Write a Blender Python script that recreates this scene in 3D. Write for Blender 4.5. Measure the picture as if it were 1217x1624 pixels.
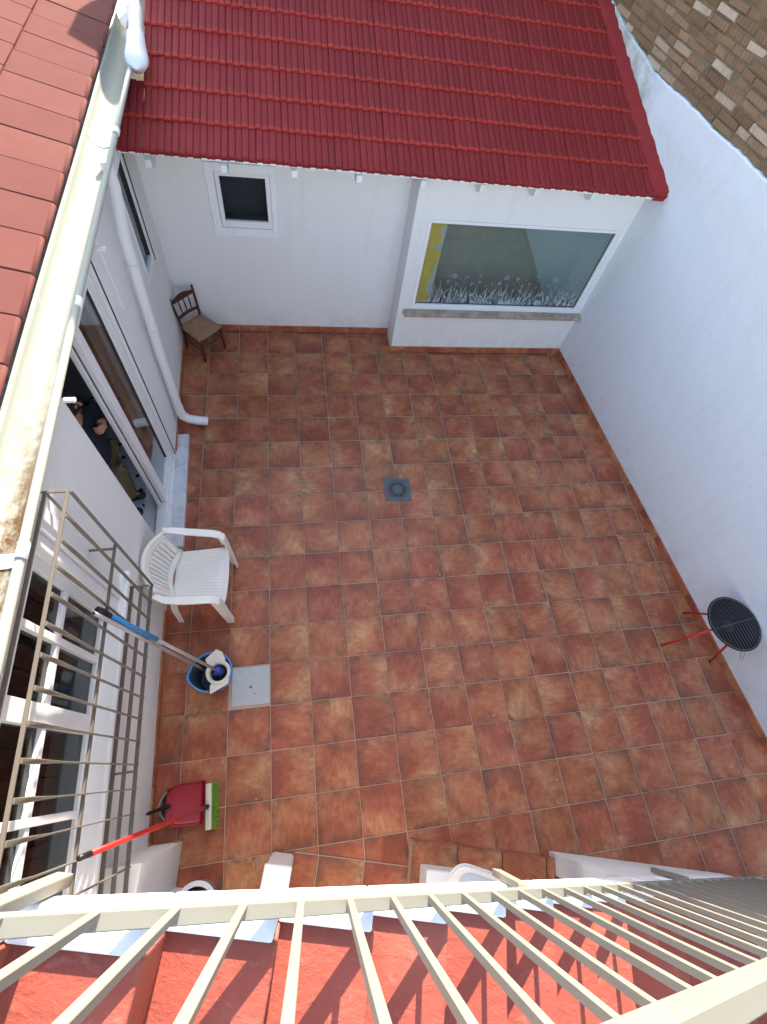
import bpy, math, random
from mathutils import Vector, Matrix, Quaternion
R_ = math.radians
random.seed(7)
for o in list(bpy.data.objects):
    bpy.data.objects.remove(o)
S = bpy.context.scene
COL = S.collection

# ------------------------------------------------------------------ camera
cam_d = bpy.data.cameras.new('camera')
cam = bpy.data.objects.new('camera', cam_d); COL.objects.link(cam)
cam_d.sensor_fit = 'HORIZONTAL'; cam_d.sensor_width = 36.0
cam_d.lens = 36.0 * 750.66 / 1217.0
cam_d.clip_start = 0.02; cam_d.clip_end = 500
_x = Vector((0.98462, -0.11982, 0.12713)); _z = -Vector((0.16867, 0.46253, -0.87041))
_x.normalize(); _z = (_z - _x * _z.dot(_x)).normalized(); _y = _z.cross(_x)
cam.matrix_world = Matrix(((_x.x, _y.x, _z.x, 0.987), (_x.y, _y.y, _z.y, -4.465), (_x.z, _y.z, _z.z, 4.207), (0, 0, 0, 1)))
S.camera = cam
S.render.resolution_x = 767; S.render.resolution_y = 1024

# ------------------------------------------------------------------ sky, sun, exposure
SUN_AZ = R_(78.0); SUN_EL = R_(28.0)          # azimuth from +X towards +Y
W = bpy.data.worlds.new('World'); S.world = W; W.use_nodes = True
wn = W.node_tree.nodes; wl = W.node_tree.links
bg = wn['Background']
sky = wn.new('ShaderNodeTexSky'); sky.sky_type = 'NISHITA'; sky.sun_disc = False
sky.sun_elevation = SUN_EL; sky.sun_rotation = R_(90) - SUN_AZ
sky.air_density = 1.0; sky.dust_density = 1.2; sky.ozone_density = 0.6
wl.new(sky.outputs[0], bg.inputs[0]); bg.inputs[1].default_value = 0.15
sd = bpy.data.lights.new('sun', 'SUN'); sd.energy = 3.3; sd.angle = R_(0.5); sd.color = (1.0, 0.95, 0.87)
sun = bpy.data.objects.new('sun', sd); COL.objects.link(sun)
_s = Vector((math.cos(SUN_AZ) * math.cos(SUN_EL), math.sin(SUN_AZ) * math.cos(SUN_EL), math.sin(SUN_EL)))
sun.rotation_mode = 'QUATERNION'; sun.rotation_quaternion = _s.to_track_quat('Z', 'Y'); sun.location = _s * 30
S.view_settings.view_transform = 'Standard'; S.view_settings.look = 'None'
S.view_settings.exposure = 2.2
S.view_settings.use_white_balance = True; S.view_settings.white_balance_temperature = 7250; S.view_settings.white_balance_tint = 11; S.view_settings.gamma = 1.0
S.view_settings.use_curve_mapping = False

# ------------------------------------------------------------------ material helpers
def new_mat(name):
    m = bpy.data.materials.new(name); m.use_nodes = True
    nt = m.node_tree; return m, nt, nt.nodes['Principled BSDF']
def N(nt, t, **kw):
    n = nt.nodes.new(t)
    for k, v in kw.items():
        if k.startswith('i_'):
            key = k[2:]; n.inputs[int(key) if key.isdigit() else key].default_value = v
        else: setattr(n, k, v)
    return n
def L(nt, a, b): nt.links.new(a, b)
def ramp(nt, fac, stops):
    r = N(nt, 'ShaderNodeValToRGB'); el = r.color_ramp.elements
    while len(el) < len(stops): el.new(0.5)
    for e, (p, c) in zip(el, stops):
        e.position = p; e.color = c if len(c) == 4 else (*c, 1)
    L(nt, fac, r.inputs[0]); return r
def mix(nt, fac, a, b, typ='MIX'):
    m = N(nt, 'ShaderNodeMix', data_type='RGBA', blend_type=typ)
    for sock, v in ((m.inputs[0], fac), (m.inputs[6], a), (m.inputs[7], b)):
        if isinstance(v, bpy.types.NodeSocket): L(nt, v, sock)
        elif isinstance(v, (int, float)): sock.default_value = v
        else: sock.default_value = (*v, 1) if len(v) == 3 else v
    return m.outputs[2]
def mth(nt, op, a, b=None, clamp=False):
    m = N(nt, 'ShaderNodeMath', operation=op, use_clamp=clamp)
    for i, v in enumerate((a, b)):
        if v is None: continue
        if isinstance(v, bpy.types.NodeSocket): L(nt, v, m.inputs[i])
        else: m.inputs[i].default_value = v
    return m.outputs[0]
def coords(nt, rnd=True, scale=1.0):
    tc = N(nt, 'ShaderNodeTexCoord'); out = tc.outputs['Object']
    if rnd:
        oi = N(nt, 'ShaderNodeObjectInfo')
        mp = N(nt, 'ShaderNodeVectorMath', operation='ADD')
        sc = N(nt, 'ShaderNodeVectorMath', operation='SCALE'); sc.inputs[0].default_value = (37, 61, 23)
        L(nt, oi.outputs['Random'], sc.inputs['Scale']); L(nt, out, mp.inputs[0]); L(nt, sc.outputs[0], mp.inputs[1])
        out = mp.outputs[0]
    return out
def noise(nt, vec, scale, detail=4, rough=0.55, dist=0.0):
    n = N(nt, 'ShaderNodeTexNoise'); n.inputs['Scale'].default_value = scale; n.inputs['Detail'].default_value = detail
    n.inputs['Roughness'].default_value = rough; n.inputs['Distortion'].default_value = dist
    L(nt, vec, n.inputs['Vector']); return n.outputs['Fac']
def bump(nt, bs, h, strength=0.3, dist=0.01):
    b = N(nt, 'ShaderNodeBump'); b.inputs['Strength'].default_value = strength; b.inputs['Distance'].default_value = dist
    L(nt, h, b.inputs['Height']); L(nt, b.outputs[0], bs.inputs['Normal'])
def plain(name, col, rough=0.5, metal=0.0, var=0.12, nscale=9, bstr=0.1, bdist=0.003, spec=0.5):
    m, nt, bs = new_mat(name)
    v = coords(nt); f = noise(nt, v, nscale, 5)
    c = mix(nt, f, tuple(x * (1 - var) for x in col), tuple(min(1, x * (1 + var)) for x in col))
    L(nt, c, bs.inputs['Base Color']); bs.inputs['Roughness'].default_value = rough; bs.inputs['Metallic'].default_value = metal
    bs.inputs['Specular IOR Level'].default_value = spec
    f2 = noise(nt, v, nscale * 6, 3); bump(nt, bs, f2, bstr, bdist)
    r = mth(nt, 'ADD', mth(nt, 'MULTIPLY', f, 0.2), rough - 0.1, True); L(nt, r, bs.inputs['Roughness'])
    return m
M = {}
def plaster(name, col, stain=0.06, scale=1.0):
    m, nt, bs = new_mat(name)
    v = coords(nt)
    f = noise(nt, v, 1.1 * scale, 6, 0.6)
    c = mix(nt, f, tuple(x * (1 - stain) for x in col), col)
    big = noise(nt, v, 0.45, 2)
    c = mix(nt, mth(nt, 'MULTIPLY', big, 0.25), c, tuple(x * 0.9 for x in col))
    sp = N(nt, 'ShaderNodeMapping'); sp.inputs['Scale'].default_value = (9, 9, 0.9); L(nt, v, sp.inputs[0])
    st = noise(nt, sp.outputs[0], 1.0, 5, 0.65)
    sr = ramp(nt, st, [(0.52, (0, 0, 0)), (0.8, (0.25, 0.25, 0.25))])
    c = mix(nt, sr.outputs[0], c, (col[0] * 0.72, col[1] * 0.70, col[2] * 0.64))
    geo = N(nt, 'ShaderNodeNewGeometry'); gs = N(nt, 'ShaderNodeSeparateXYZ'); L(nt, geo.outputs['Position'], gs.inputs[0])
    spl = N(nt, 'ShaderNodeMapRange'); spl.inputs[1].default_value = 0.42; spl.inputs[2].default_value = 0.05; L(nt, gs.outputs[2], spl.inputs[0])
    sn2 = noise(nt, v, 7, 6, 0.7)
    c = mix(nt, mth(nt, 'MULTIPLY', spl.outputs[0], mth(nt, 'MULTIPLY', mth(nt, 'SUBTRACT', sn2, 0.40), 1.5, True)), c, (0.50, 0.44, 0.38))
    vr = N(nt, 'ShaderNodeTexVoronoi', feature='DISTANCE_TO_EDGE'); vr.inputs['Scale'].default_value = 0.8
    wv = N(nt, 'ShaderNodeVectorMath', operation='ADD'); L(nt, v, wv.inputs[0])
    ns3 = N(nt, 'ShaderNodeTexNoise'); ns3.inputs['Scale'].default_value = 3; L(nt, v, ns3.inputs['Vector']); L(nt, ns3.outputs['Color'], wv.inputs[1]); L(nt, wv.outputs[0], vr.inputs['Vector'])
    ck = mth(nt, 'MULTIPLY', mth(nt, 'LESS_THAN', vr.outputs['Distance'], 0.0022), mth(nt, 'GREATER_THAN', noise(nt, v, 1.3, 2), 0.56))
    c = mix(nt, mth(nt, 'MULTIPLY', ck, 0.10), c, (0.40, 0.38, 0.36))
    L(nt, c, bs.inputs['Base Color']); bs.inputs['Roughness'].default_value = 0.85
    bs.inputs['Specular IOR Level'].default_value = 0.25
    h1 = noise(nt, v, 5, 4); h2 = noise(nt, v, 55, 3)
    h = mth(nt, 'ADD', h1, mth(nt, 'MULTIPLY', h2, 0.14)); bump(nt, bs, h, 0.5, 0.02)
    return m
M['plaster'] = plaster('white_plaster', (0.80, 0.80, 0.79))
M['plaster_bright'] = plaster('fresh_white_paint', (0.86, 0.87, 0.89))

def terracotta(name, half, wet=0.0):
    m, nt, bs = new_mat(name)
    tc = N(nt, 'ShaderNodeTexCoord'); oi = N(nt, 'ShaderNodeObjectInfo')
    v = coords(nt)
    n1 = noise(nt, v, 4.2, 5, 0.6, 0.3)
    n2 = noise(nt, v, 20, 6, 0.7)
    # each tile leans to red or to tan
    rnd = oi.outputs['Random']
    mp = N(nt, 'ShaderNodeMapping'); mp.inputs['Scale'].default_value = (1.0, 2.6, 1.0); mp.inputs['Rotation'].default_value = (0, 0, 0.6); L(nt, v, mp.inputs[0])
    ns_ = noise(nt, mp.outputs[0], 13, 7, 0.72, 0.4)
    sx = N(nt, 'ShaderNodeSeparateXYZ'); L(nt, tc.outputs['Object'], sx.inputs[0])
    def cen(x, k): return mth(nt, 'MULTIPLY', mth(nt, 'SUBTRACT', x, 0.5), k)
    base = mth(nt, 'ADD', cen(n1, 1.5), mth(nt, 'ADD', cen(ns_, 1.0), 0.47))
    base = mth(nt, 'ADD', base, mth(nt, 'MULTIPLY', sx.outputs[0], 0.9 * 0.1635 / half))
    base = mth(nt, 'ADD', base, mth(nt, 'ADD', cen(rnd, 0.10), cen(n2, 0.35)))
    r = ramp(nt, base, [(0.20, (0.262, 0.066, 0.036)), (0.46, (0.362, 0.106, 0.055)), (0.68, (0.412, 0.160, 0.080)), (0.95, (0.535, 0.278, 0.145))])
    # burnt dark smudges printed near the edges of the tile face
    ax = mth(nt, 'ABSOLUTE', sx.outputs[0]); ay = mth(nt, 'ABSOLUTE', sx.outputs[1])
    e = mth(nt, 'DIVIDE', mth(nt, 'MAXIMUM', ax, ay), half)
    e = mth(nt, 'POWER', e, 2.6)
    n3 = noise(nt, v, 5.5, 7, 0.72, 0.4)
    sm = mth(nt, 'MULTIPLY', e, mth(nt, 'MULTIPLY', mth(nt, 'SUBTRACT', n3, 0.455), 6.5, True), True)
    e2 = mth(nt, 'POWER', mth(nt, 'DIVIDE', mth(nt, 'MAXIMUM', ax, ay), half), 14.0)
    sm = mth(nt, 'MAXIMUM', sm, mth(nt, 'MULTIPLY', e2, mth(nt, 'MULTIPLY', mth(nt, 'SUBTRACT', n2, 0.36), 3.0, True)))
    c = mix(nt, mth(nt, 'MULTIPLY', sm, 0.86), r.outputs[0], (0.095, 0.058, 0.040))
    n4 = noise(nt, v, 34, 6, 0.7)
    pit = ramp(nt, n4, [(0.63, (0, 0, 0)), (0.72, (1, 1, 1))])
    c = mix(nt, mth(nt, 'MULTIPLY', pit.outputs[0], 0.35), c, (0.09, 0.045, 0.03))
    # whole-tile brightness and a pale dusty film
    hs = N(nt, 'ShaderNodeHueSaturation'); L(nt, c, hs.inputs['Color'])
    wn_ = N(nt, 'ShaderNodeTexWhiteNoise', noise_dimensions='1D'); L(nt, rnd, wn_.inputs['W'])
    L(nt, mth(nt, 'ADD', mth(nt, 'MULTIPLY', wn_.outputs['Value'], 0.22), 0.97), hs.inputs['Value'])
    L(nt, mth(nt, 'ADD', mth(nt, 'MULTIPLY', rnd, 0.008), 0.4985), hs.inputs['Hue'])
    geo = N(nt, 'ShaderNodeNewGeometry')
    dust = noise(nt, geo.outputs['Position'], 1.4, 5, 0.6)
    dr = ramp(nt, dust, [(0.50, (0, 0, 0)), (0.80, (0.08, 0.08, 0.08))])
    c = mix(nt, dr.outputs[0], hs.outputs[0], (0.42, 0.30, 0.24))
    L(nt, c, bs.inputs['Base Color'])
    rr = mth(nt, 'ADD', mth(nt, 'MULTIPLY', n2, 0.25), 0.24); L(nt, rr, bs.inputs['Roughness'])
    bs.inputs['Specular IOR Level'].default_value = 0.28
    h = mth(nt, 'ADD', n1, mth(nt, 'MULTIPLY', n4, 0.15)); bump(nt, bs, h, 0.22, 0.008)
    return m
M['tile'] = terracotta('terracotta_floor_tile', 0.1635)
M['skirting'] = terracotta('terracotta_skirting', 0.2)
M['grout'] = plain('pale_grout', (0.50, 0.34, 0.255), 0.85, var=0.35, nscale=2.2)

def roof_red(name, c0, c1, worn, rough=0.5, wornamt=0.5, spec=0.25):
    m, nt, bs = new_mat(name)
    v = coords(nt)
    n1 = noise(nt, v, 4, 5, 0.6); n2 = noise(nt, v, 30, 5, 0.7)
    c = mix(nt, n1, c0, c1)
    oi = N(nt, 'ShaderNodeObjectInfo')
    hs = N(nt, 'ShaderNodeHueSaturation'); L(nt, c, hs.inputs['Color'])
    L(nt, mth(nt, 'ADD', mth(nt, 'MULTIPLY', oi.outputs['Random'], 0.14), 0.92), hs.inputs['Value'])
    sp = ramp(nt, n2, [(0.66, (0, 0, 0)), (0.74, (1, 1, 1))])
    c = mix(nt, mth(nt, 'MULTIPLY', sp.outputs[0], wornamt), hs.outputs[0], worn)
    L(nt, c, bs.inputs['Base Color']); bs.inputs['Roughness'].default_value = rough; bs.inputs['Specular IOR Level'].default_value = spec
    bump(nt, bs, mth(nt, 'ADD', n1, mth(nt, 'MULTIPLY', n2, 0.4)), 0.35, 0.006)
    return m
M['roof_tile'] = roof_red('painted_red_roof_tile', (0.235, 0.020, 0.022), (0.31, 0.030, 0.029), (0.33, 0.07, 0.055), 0.8, 0.25)
M['roof_lip'] = roof_red('bright_red_tile_lip', (0.36, 0.030, 0.024), (0.46, 0.045, 0.032), (0.52, 0.16, 0.11), 0.7, 0.7)  # lips a brighter, more orange red than the tile faces
M['coping'] = roof_red('clay_red_coping_tile', (0.15, 0.054, 0.048), (0.185, 0.072, 0.062), (0.11, 0.042, 0.038), 0.9, 0.6, 0.05)

def step_red():
    m, nt, bs = new_mat('painted_red_step')
    v = coords(nt)
    n1 = noise(nt, v, 3, 5, 0.6)
    mp = N(nt, 'ShaderNodeMapping'); mp.inputs['Scale'].default_value = (9, 15, 10); L(nt, v, mp.inputs[0])
    br = noise(nt, mp.outputs[0], 1.6, 5, 0.65, 0.6)
    c = mix(nt, n1, (0.29, 0.056, 0.038), (0.37, 0.095, 0.064))
    fl = ramp(nt, br, [(0.60, (0, 0, 0)), (0.68, (1, 1, 1))])
    c = mix(nt, mth(nt, 'MULTIPLY', fl.outputs[0], 0.35), c, (0.56, 0.20, 0.15))
    n3 = noise(nt, v, 24, 4, 0.7); ch = ramp(nt, n3, [(0.66, (0, 0, 0)), (0.70, (1, 1, 1))])
    c = mix(nt, mth(nt, 'MULTIPLY', ch.outputs[0], 0.75), c, (0.20, 0.045, 0.035))
    n5 = noise(nt, v, 1.6, 5, 0.6); wr_ = ramp(nt, n5, [(0.50, (0, 0, 0)), (0.68, (1, 1, 1))])
    c = mix(nt, mth(nt, 'MULTIPLY', wr_.outputs[0], 0.28), c, (0.58, 0.23, 0.17))
    L(nt, c, bs.inputs['Base Color']); bs.inputs['Roughness'].default_value = 0.5; bs.inputs['Specular IOR Level'].default_value = 0.3
    bump(nt, bs, mth(nt, 'ADD', mth(nt, 'MULTIPLY', br, 0.7), mth(nt, 'MULTIPLY', n3, 0.5)), 0.6, 0.012)
    return m
M['step'] = step_red()

def brick_mat():
    m, nt, bs = new_mat('weathered_brick')
    v = coords(nt); oi = N(nt, 'ShaderNodeObjectInfo')
    r = ramp(nt, oi.outputs['Random'], [(0.0, (0.25, 0.145, 0.082)), (0.35, (0.33, 0.195, 0.112)), (0.62, (0.40, 0.25, 0.155)), (0.76, (0.50, 0.35, 0.245)), (1.0, (0.74, 0.58, 0.46))])
    n1 = noise(nt, v, 14, 6, 0.7)
    c = mix(nt, n1, mix(nt, 1.0, r.outputs[0], (0.55, 0.52, 0.48), 'MULTIPLY'), r.outputs[0])
    n2 = noise(nt, v, 6, 5, 0.7); mo = ramp(nt, n2, [(0.55, (0, 0, 0)), (0.68, (1, 1, 1))])
    c = mix(nt, mth(nt, 'MULTIPLY', mo.outputs[0], 0.4), c, (0.12, 0.09, 0.06))
    L(nt, c, bs.inputs['Base Color']); bs.inputs['Roughness'].default_value = 0.92
    bump(nt, bs, n1, 0.8, 0.012); return m
M['brick'] = brick_mat()
def brick_far():
    m, nt, bs = new_mat('far_brickwork')
    tc = N(nt, 'ShaderNodeTexCoord'); sp = N(nt, 'ShaderNodeSeparateXYZ'); L(nt, tc.outputs['Object'], sp.inputs[0])
    cb = N(nt, 'ShaderNodeCombineXYZ'); L(nt, sp.outputs[1], cb.inputs[0]); L(nt, sp.outputs[2], cb.inputs[1])
    b = N(nt, 'ShaderNodeTexBrick'); L(nt, cb.outputs[0], b.inputs['Vector'])
    b.inputs['Scale'].default_value = 1.0; b.inputs['Brick Width'].default_value = 0.27; b.inputs['Row Height'].default_value = 0.063; b.inputs['Mortar Size'].default_value = 0.006
    b.inputs['Color1'].default_value = (0.19, 0.11, 0.06, 1); b.inputs['Color2'].default_value = (0.36, 0.25, 0.17, 1); b.inputs['Mortar'].default_value = (0.13, 0.10, 0.07, 1)
    L(nt, b.outputs[0], bs.inputs['Base Color']); bs.inputs['Roughness'].default_value = 0.95; return m
M['brick_far'] = brick_far()
M['mortar'] = plain('old_mortar', (0.21, 0.155, 0.095), 0.95, var=0.4, nscale=12, bstr=0.6, bdist=0.02)

M['pvc'] = plain('white_pvc', (0.80, 0.81, 0.82), 0.35, var=0.03)
M['pvc_pipe'] = plain('white_painted_pipe', (0.78, 0.79, 0.80), 0.4, var=0.05, nscale=5)
M['gasket'] = plain('dark_gasket', (0.03, 0.03, 0.035), 0.5)
def gutter_mat():
    m, nt, bs = new_mat('stained_white_gutter')
    v = coords(nt, False)
    mpg = N(nt, 'ShaderNodeMapping'); mpg.inputs['Scale'].default_value = (14, 1.1, 14); L(nt, v, mpg.inputs[0])
    n1 = noise(nt, mpg.outputs[0], 1.0, 6, 0.65); n2 = noise(nt, v, 18, 6, 0.7)
    c = mix(nt, n1, (0.41, 0.43, 0.39), (0.31, 0.33, 0.265))
    # rust that has gathered towards the near end of the trough
    sp = N(nt, 'ShaderNodeSeparateXYZ'); L(nt, v, sp.inputs[0])
    near = N(nt, 'ShaderNodeMapRange'); near.inputs[1].default_value = -2.3; near.inputs[2].default_value = -3.5; near.inputs[3].default_value = 0; near.inputs[4].default_value = 1
    L(nt, sp.outputs[1], near.inputs[0])
    low = N(nt, 'ShaderNodeMapRange'); low.inputs[1].default_value = 2.395; low.inputs[2].default_value = 2.35; low.inputs[3].default_value = 0; low.inputs[4].default_value = 1
    L(nt, sp.outputs[2], low.inputs[0])
    f = mth(nt, 'MULTIPLY', near.outputs[0], low.outputs[0])
    f = mth(nt, 'MULTIPLY', f, mth(nt, 'MULTIPLY', mth(nt, 'ADD', n1, mth(nt, 'SUBTRACT', n2, 0.80)), 3.0, True))
    c = mix(nt, mth(nt, 'MULTIPLY', f, 1.0, True), c, (0.10, 0.045, 0.012))
    spot = ramp(nt, n2, [(0.69, (0, 0, 0)), (0.73, (1, 1, 1))])
    c = mix(nt, mth(nt, 'MULTIPLY', spot.outputs[0], 0.5), c, (0.30, 0.22, 0.12))
    L(nt, c, bs.inputs['Base Color']); bs.inputs['Roughness'].default_value = 0.7; bs.inputs['Specular IOR Level'].default_value = 0.25
    bump(nt, bs, n2, 0.15, 0.004); return m
M['gutter'] = gutter_mat()
M['rust'] = plain('rust', (0.28, 0.07, 0.02), 0.8, var=0.4, nscale=40)
M['beige_metal'] = plain('beige_painted_metal', (0.25, 0.238, 0.195), 0.55, var=0.08, nscale=6)
M['grille_metal'] = plain('taupe_painted_iron', (0.155, 0.137, 0.115), 0.45, var=0.15, nscale=10)
M['dark_wood'] = plain('dark_stained_wood', (0.075, 0.020, 0.012), 0.4, var=0.35, nscale=14)
M['plastic_white'] = plain('white_garden_plastic', (0.80, 0.79, 0.74), 0.35, var=0.03, nscale=3)
M['marble'] = None
def marble():
    m, nt, bs = new_mat('pale_marble')
    v = coords(nt); n1 = noise(nt, v, 4, 7, 0.65, 1.2)
    r = ramp(nt, n1, [(0.35, (0.42, 0.45, 0.48)), (0.5, (0.60, 0.63, 0.66)), (0.7, (0.70, 0.71, 0.72))])
    L(nt, r.outputs[0], bs.inputs['Base Color']); bs.inputs['Roughness'].default_value = 0.3; return m
M['marble'] = marble()
def sill_mat():
    m, nt, bs = new_mat('beige_stone_sill')
    v = coords(nt); n1 = noise(nt, v, 9, 6, 0.65)
    r = ramp(nt, n1, [(0.35, (0.27, 0.20, 0.15)), (0.55, (0.40, 0.33, 0.27)), (0.7, (0.48, 0.42, 0.36))])
    L(nt, r.outputs[0], bs.inputs['Base Color']); bs.inputs['Roughness'].default_value = 0.4; return m
M['sill'] = sill_mat()
M['concrete'] = plain('grey_cover', (0.42, 0.45, 0.46), 0.7, var=0.12, nscale=20, bstr=0.4)
M['iron_grey'] = plain('grey_drain_plate', (0.115, 0.135, 0.15), 0.65, var=0.2, nscale=20, spec=0.2)
M['black'] = plain('black_paint', (0.012, 0.012, 0.014), 0.45, var=0.3)
M['black_enamel'] = plain('black_enamel', (0.012, 0.012, 0.016), 0.5, var=0.3, spec=0.2)
M['steel'] = plain('steel_wire', (0.12, 0.115, 0.115), 0.6, 0.0, var=0.1)
M['alu'] = plain('grey_tube', (0.36, 0.33, 0.32), 0.4, 0.2, var=0.1)
M['red_paint'] = plain('red_paint', (0.55, 0.025, 0.02), 0.35, var=0.12)
M['red_handle'] = plain('orange_red_handle', (0.50, 0.022, 0.015), 0.35, var=0.1)
M['red_plastic'] = plain('crimson_plastic', (0.36, 0.008, 0.022), 0.35, var=0.1, nscale=5)
M['blue_plastic'] = plain('blue_plastic', (0.05, 0.22, 0.55), 0.35, var=0.1)
M['blue_dark'] = plain('dark_bucket_inside', (0.06, 0.085, 0.12), 0.5, var=0.2)
M['blue_grip'] = plain('sky_blue_grip', (0.02, 0.23, 0.52), 0.4, var=0.08)
M['blue_bright'] = plain('bright_blue', (0.015, 0.04, 0.60), 0.3, var=0.1)
M['teal'] = plain('teal_yarn', (0.03, 0.10, 0.13), 0.9, var=0.4, nscale=50, bstr=0.8, bdist=0.02)
M['green'] = plain('green_bristles', (0.20, 0.36, 0.035), 0.7, var=0.3, nscale=60, bstr=0.6, bdist=0.01)
M['cream'] = plain('cream_plastic', (0.66, 0.62, 0.54), 0.4, var=0.05)
M['grey_plastic'] = plain('grey_plastic', (0.27, 0.27, 0.28), 0.4, var=0.1)
M['frost'] = plain('frosted_vinyl', (0.40, 0.47, 0.51), 0.6, var=0.08)
M['frost_faint'] = plain('faint_frosted_vinyl', (0.26, 0.305, 0.315), 0.6, var=0.15)
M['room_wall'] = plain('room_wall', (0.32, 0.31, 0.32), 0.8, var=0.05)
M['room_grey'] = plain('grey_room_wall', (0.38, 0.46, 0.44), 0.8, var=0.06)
M['slate'] = plain('slate_panel', (0.42, 0.45, 0.50), 0.7, var=0.1)
M['skin'] = plain('skin', (0.50, 0.25, 0.16), 0.5, var=0.08, nscale=20)
M['navy'] = plain('navy_jacket', (0.008, 0.012, 0.028), 0.8, var=0.25, nscale=12, bstr=0.5, bdist=0.02)
M['khaki'] = plain('khaki_trousers', (0.20, 0.135, 0.075), 0.85, var=0.15, nscale=12, bstr=0.4, bdist=0.02)
M['hair'] = plain('dark_hair', (0.02, 0.010, 0.008), 0.5, var=0.4, nscale=40)
M['green_cloth'] = plain('green_cloth', (0.04, 0.13, 0.085), 0.8, var=0.25, nscale=8)
M['ironing_blue'] = plain('blue_cover', (0.50, 0.55, 0.68), 0.7, var=0.15)
def rush():
    m, nt, bs = new_mat('woven_rush')
    v = coords(nt, False)
    sp = N(nt, 'ShaderNodeSeparateXYZ'); L(nt, v, sp.inputs[0])
    n1 = noise(nt, v, 30, 5, 0.7)
    d = mth(nt, 'MAXIMUM', mth(nt, 'ABSOLUTE', sp.outputs[0]), mth(nt, 'ABSOLUTE', sp.outputs[1]))
    w = mth(nt, 'SINE', mth(nt, 'MULTIPLY', mth(nt, 'ADD', d, mth(nt, 'MULTIPLY', n1, 0.004)), 850))
    w = mth(nt, 'ADD', mth(nt, 'MULTIPLY', w, 0.35), 0.5)
    f = mth(nt, 'ADD', mth(nt, 'MULTIPLY', w, 0.5), mth(nt, 'MULTIPLY', n1, 0.5))
    r = ramp(nt, f, [(0.25, (0.22, 0.11, 0.06)), (0.55, (0.42, 0.235, 0.135)), (0.8, (0.54, 0.34, 0.22))])
    L(nt, r.outputs[0], bs.inputs['Base Color']); bs.inputs['Roughness'].default_value = 0.85
    bump(nt, bs, w, 0.7, 0.006); return m
M['rush'] = rush()
def yellow():
    m, nt, bs = new_mat('flaking_yellow_paint')
    v = coords(nt); n1 = noise(nt, v, 5, 5, 0.6)
    tc = N(nt, 'ShaderNodeTexCoord'); sp = N(nt, 'ShaderNodeSeparateXYZ'); L(nt, tc.outputs['Object'], sp.inputs[0])
    c = mix(nt, n1, (0.86, 0.56, 0.06), (0.92, 0.64, 0.11))
    e = mth(nt, 'ADD', mth(nt, 'MULTIPLY', sp.outputs[0], 9.0), mth(nt, 'MULTIPLY', mth(nt, 'SUBTRACT', n1, 0.5), 3.5))
    r = ramp(nt, e, [(0.56, (0, 0, 0)), (0.64, (1, 1, 1))])
    c = mix(nt, r.outputs[0], c, (0.55, 0.66, 0.60))
    L(nt, c, bs.inputs['Base Color']); bs.inputs['Roughness'].default_value = 0.8; return m
M['yellow'] = yellow()
def room_floor():
    m, nt, bs = new_mat('dotted_room_floor')
    tc = N(nt, 'ShaderNodeTexCoord'); mp = N(nt, 'ShaderNodeMapping'); mp.inputs['Rotation'].default_value = (0, 0, R_(30))
    L(nt, tc.outputs['Object'], mp.inputs[0])
    sp = N(nt, 'ShaderNodeSeparateXYZ'); L(nt, mp.outputs[0], sp.inputs[0])
    fx = mth(nt, 'PINGPONG', sp.outputs[0], 0.06); fy = mth(nt, 'PINGPONG', sp.outputs[1], 0.06)
    d = mth(nt, 'ADD', fx, fy); dot = mth(nt, 'LESS_THAN', d, 0.024)
    c = mix(nt, dot, (0.60, 0.60, 0.70), (0.01, 0.01, 0.015))
    L(nt, c, bs.inputs['Base Color']); bs.inputs['Roughness'].default_value = 0.4; return m
M['room_floor'] = room_floor()
def glass(name, tint, refl, ior=1.5, power=None):
    m = bpy.data.materials.new(name); m.use_nodes = True; nt = m.node_tree
    nt.nodes.remove(nt.nodes['Principled BSDF']); out = nt.nodes['Material Output']
    t = N(nt, 'ShaderNodeBsdfTransparent'); t.inputs[0].default_value = (*tint, 1)
    g = N(nt, 'ShaderNodeBsdfGlossy'); g.inputs['Roughness'].default_value = 0.015; g.inputs[0].default_value = (0.80, 0.93, 0.92, 1) if 'coated' in name else (0.95, 0.97, 0.97, 1)
    fr = N(nt, 'ShaderNodeLayerWeight'); fr.inputs[0].default_value = 0.5
    v = coords(nt); nz = noise(nt, v, 1.5, 2); b = N(nt, 'ShaderNodeBump'); b.inputs['Strength'].default_value = 0.02; b.inputs['Distance'].default_value = 0.02
    L(nt, nz, b.inputs['Height']); L(nt, b.outputs[0], g.inputs['Normal'])
    f = mth(nt, 'ADD', mth(nt, 'MULTIPLY', mth(nt, 'POWER', fr.outputs['Facing'], 5.0), 1 - refl), refl, True)
    mx = N(nt, 'ShaderNodeMixShader'); L(nt, f, mx.inputs[0]); L(nt, t.outputs[0], mx.inputs[1]); L(nt, g.outputs[0], mx.inputs[2])
    L(nt, mx.outputs[0], out.inputs[0]); return m
M['glass'] = glass('window_glass', (0.50, 0.54, 0.54), 0.008)
M['glass_door'] = glass('door_glass', (0.80, 0.84, 0.83), 0.12)
M['glass_coated'] = glass('coated_glass', (0.86, 0.92, 0.90), 0.165)
M['glass_dark'] = glass('dark_glass', (0.50, 0.54, 0.55), 0.015)

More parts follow.
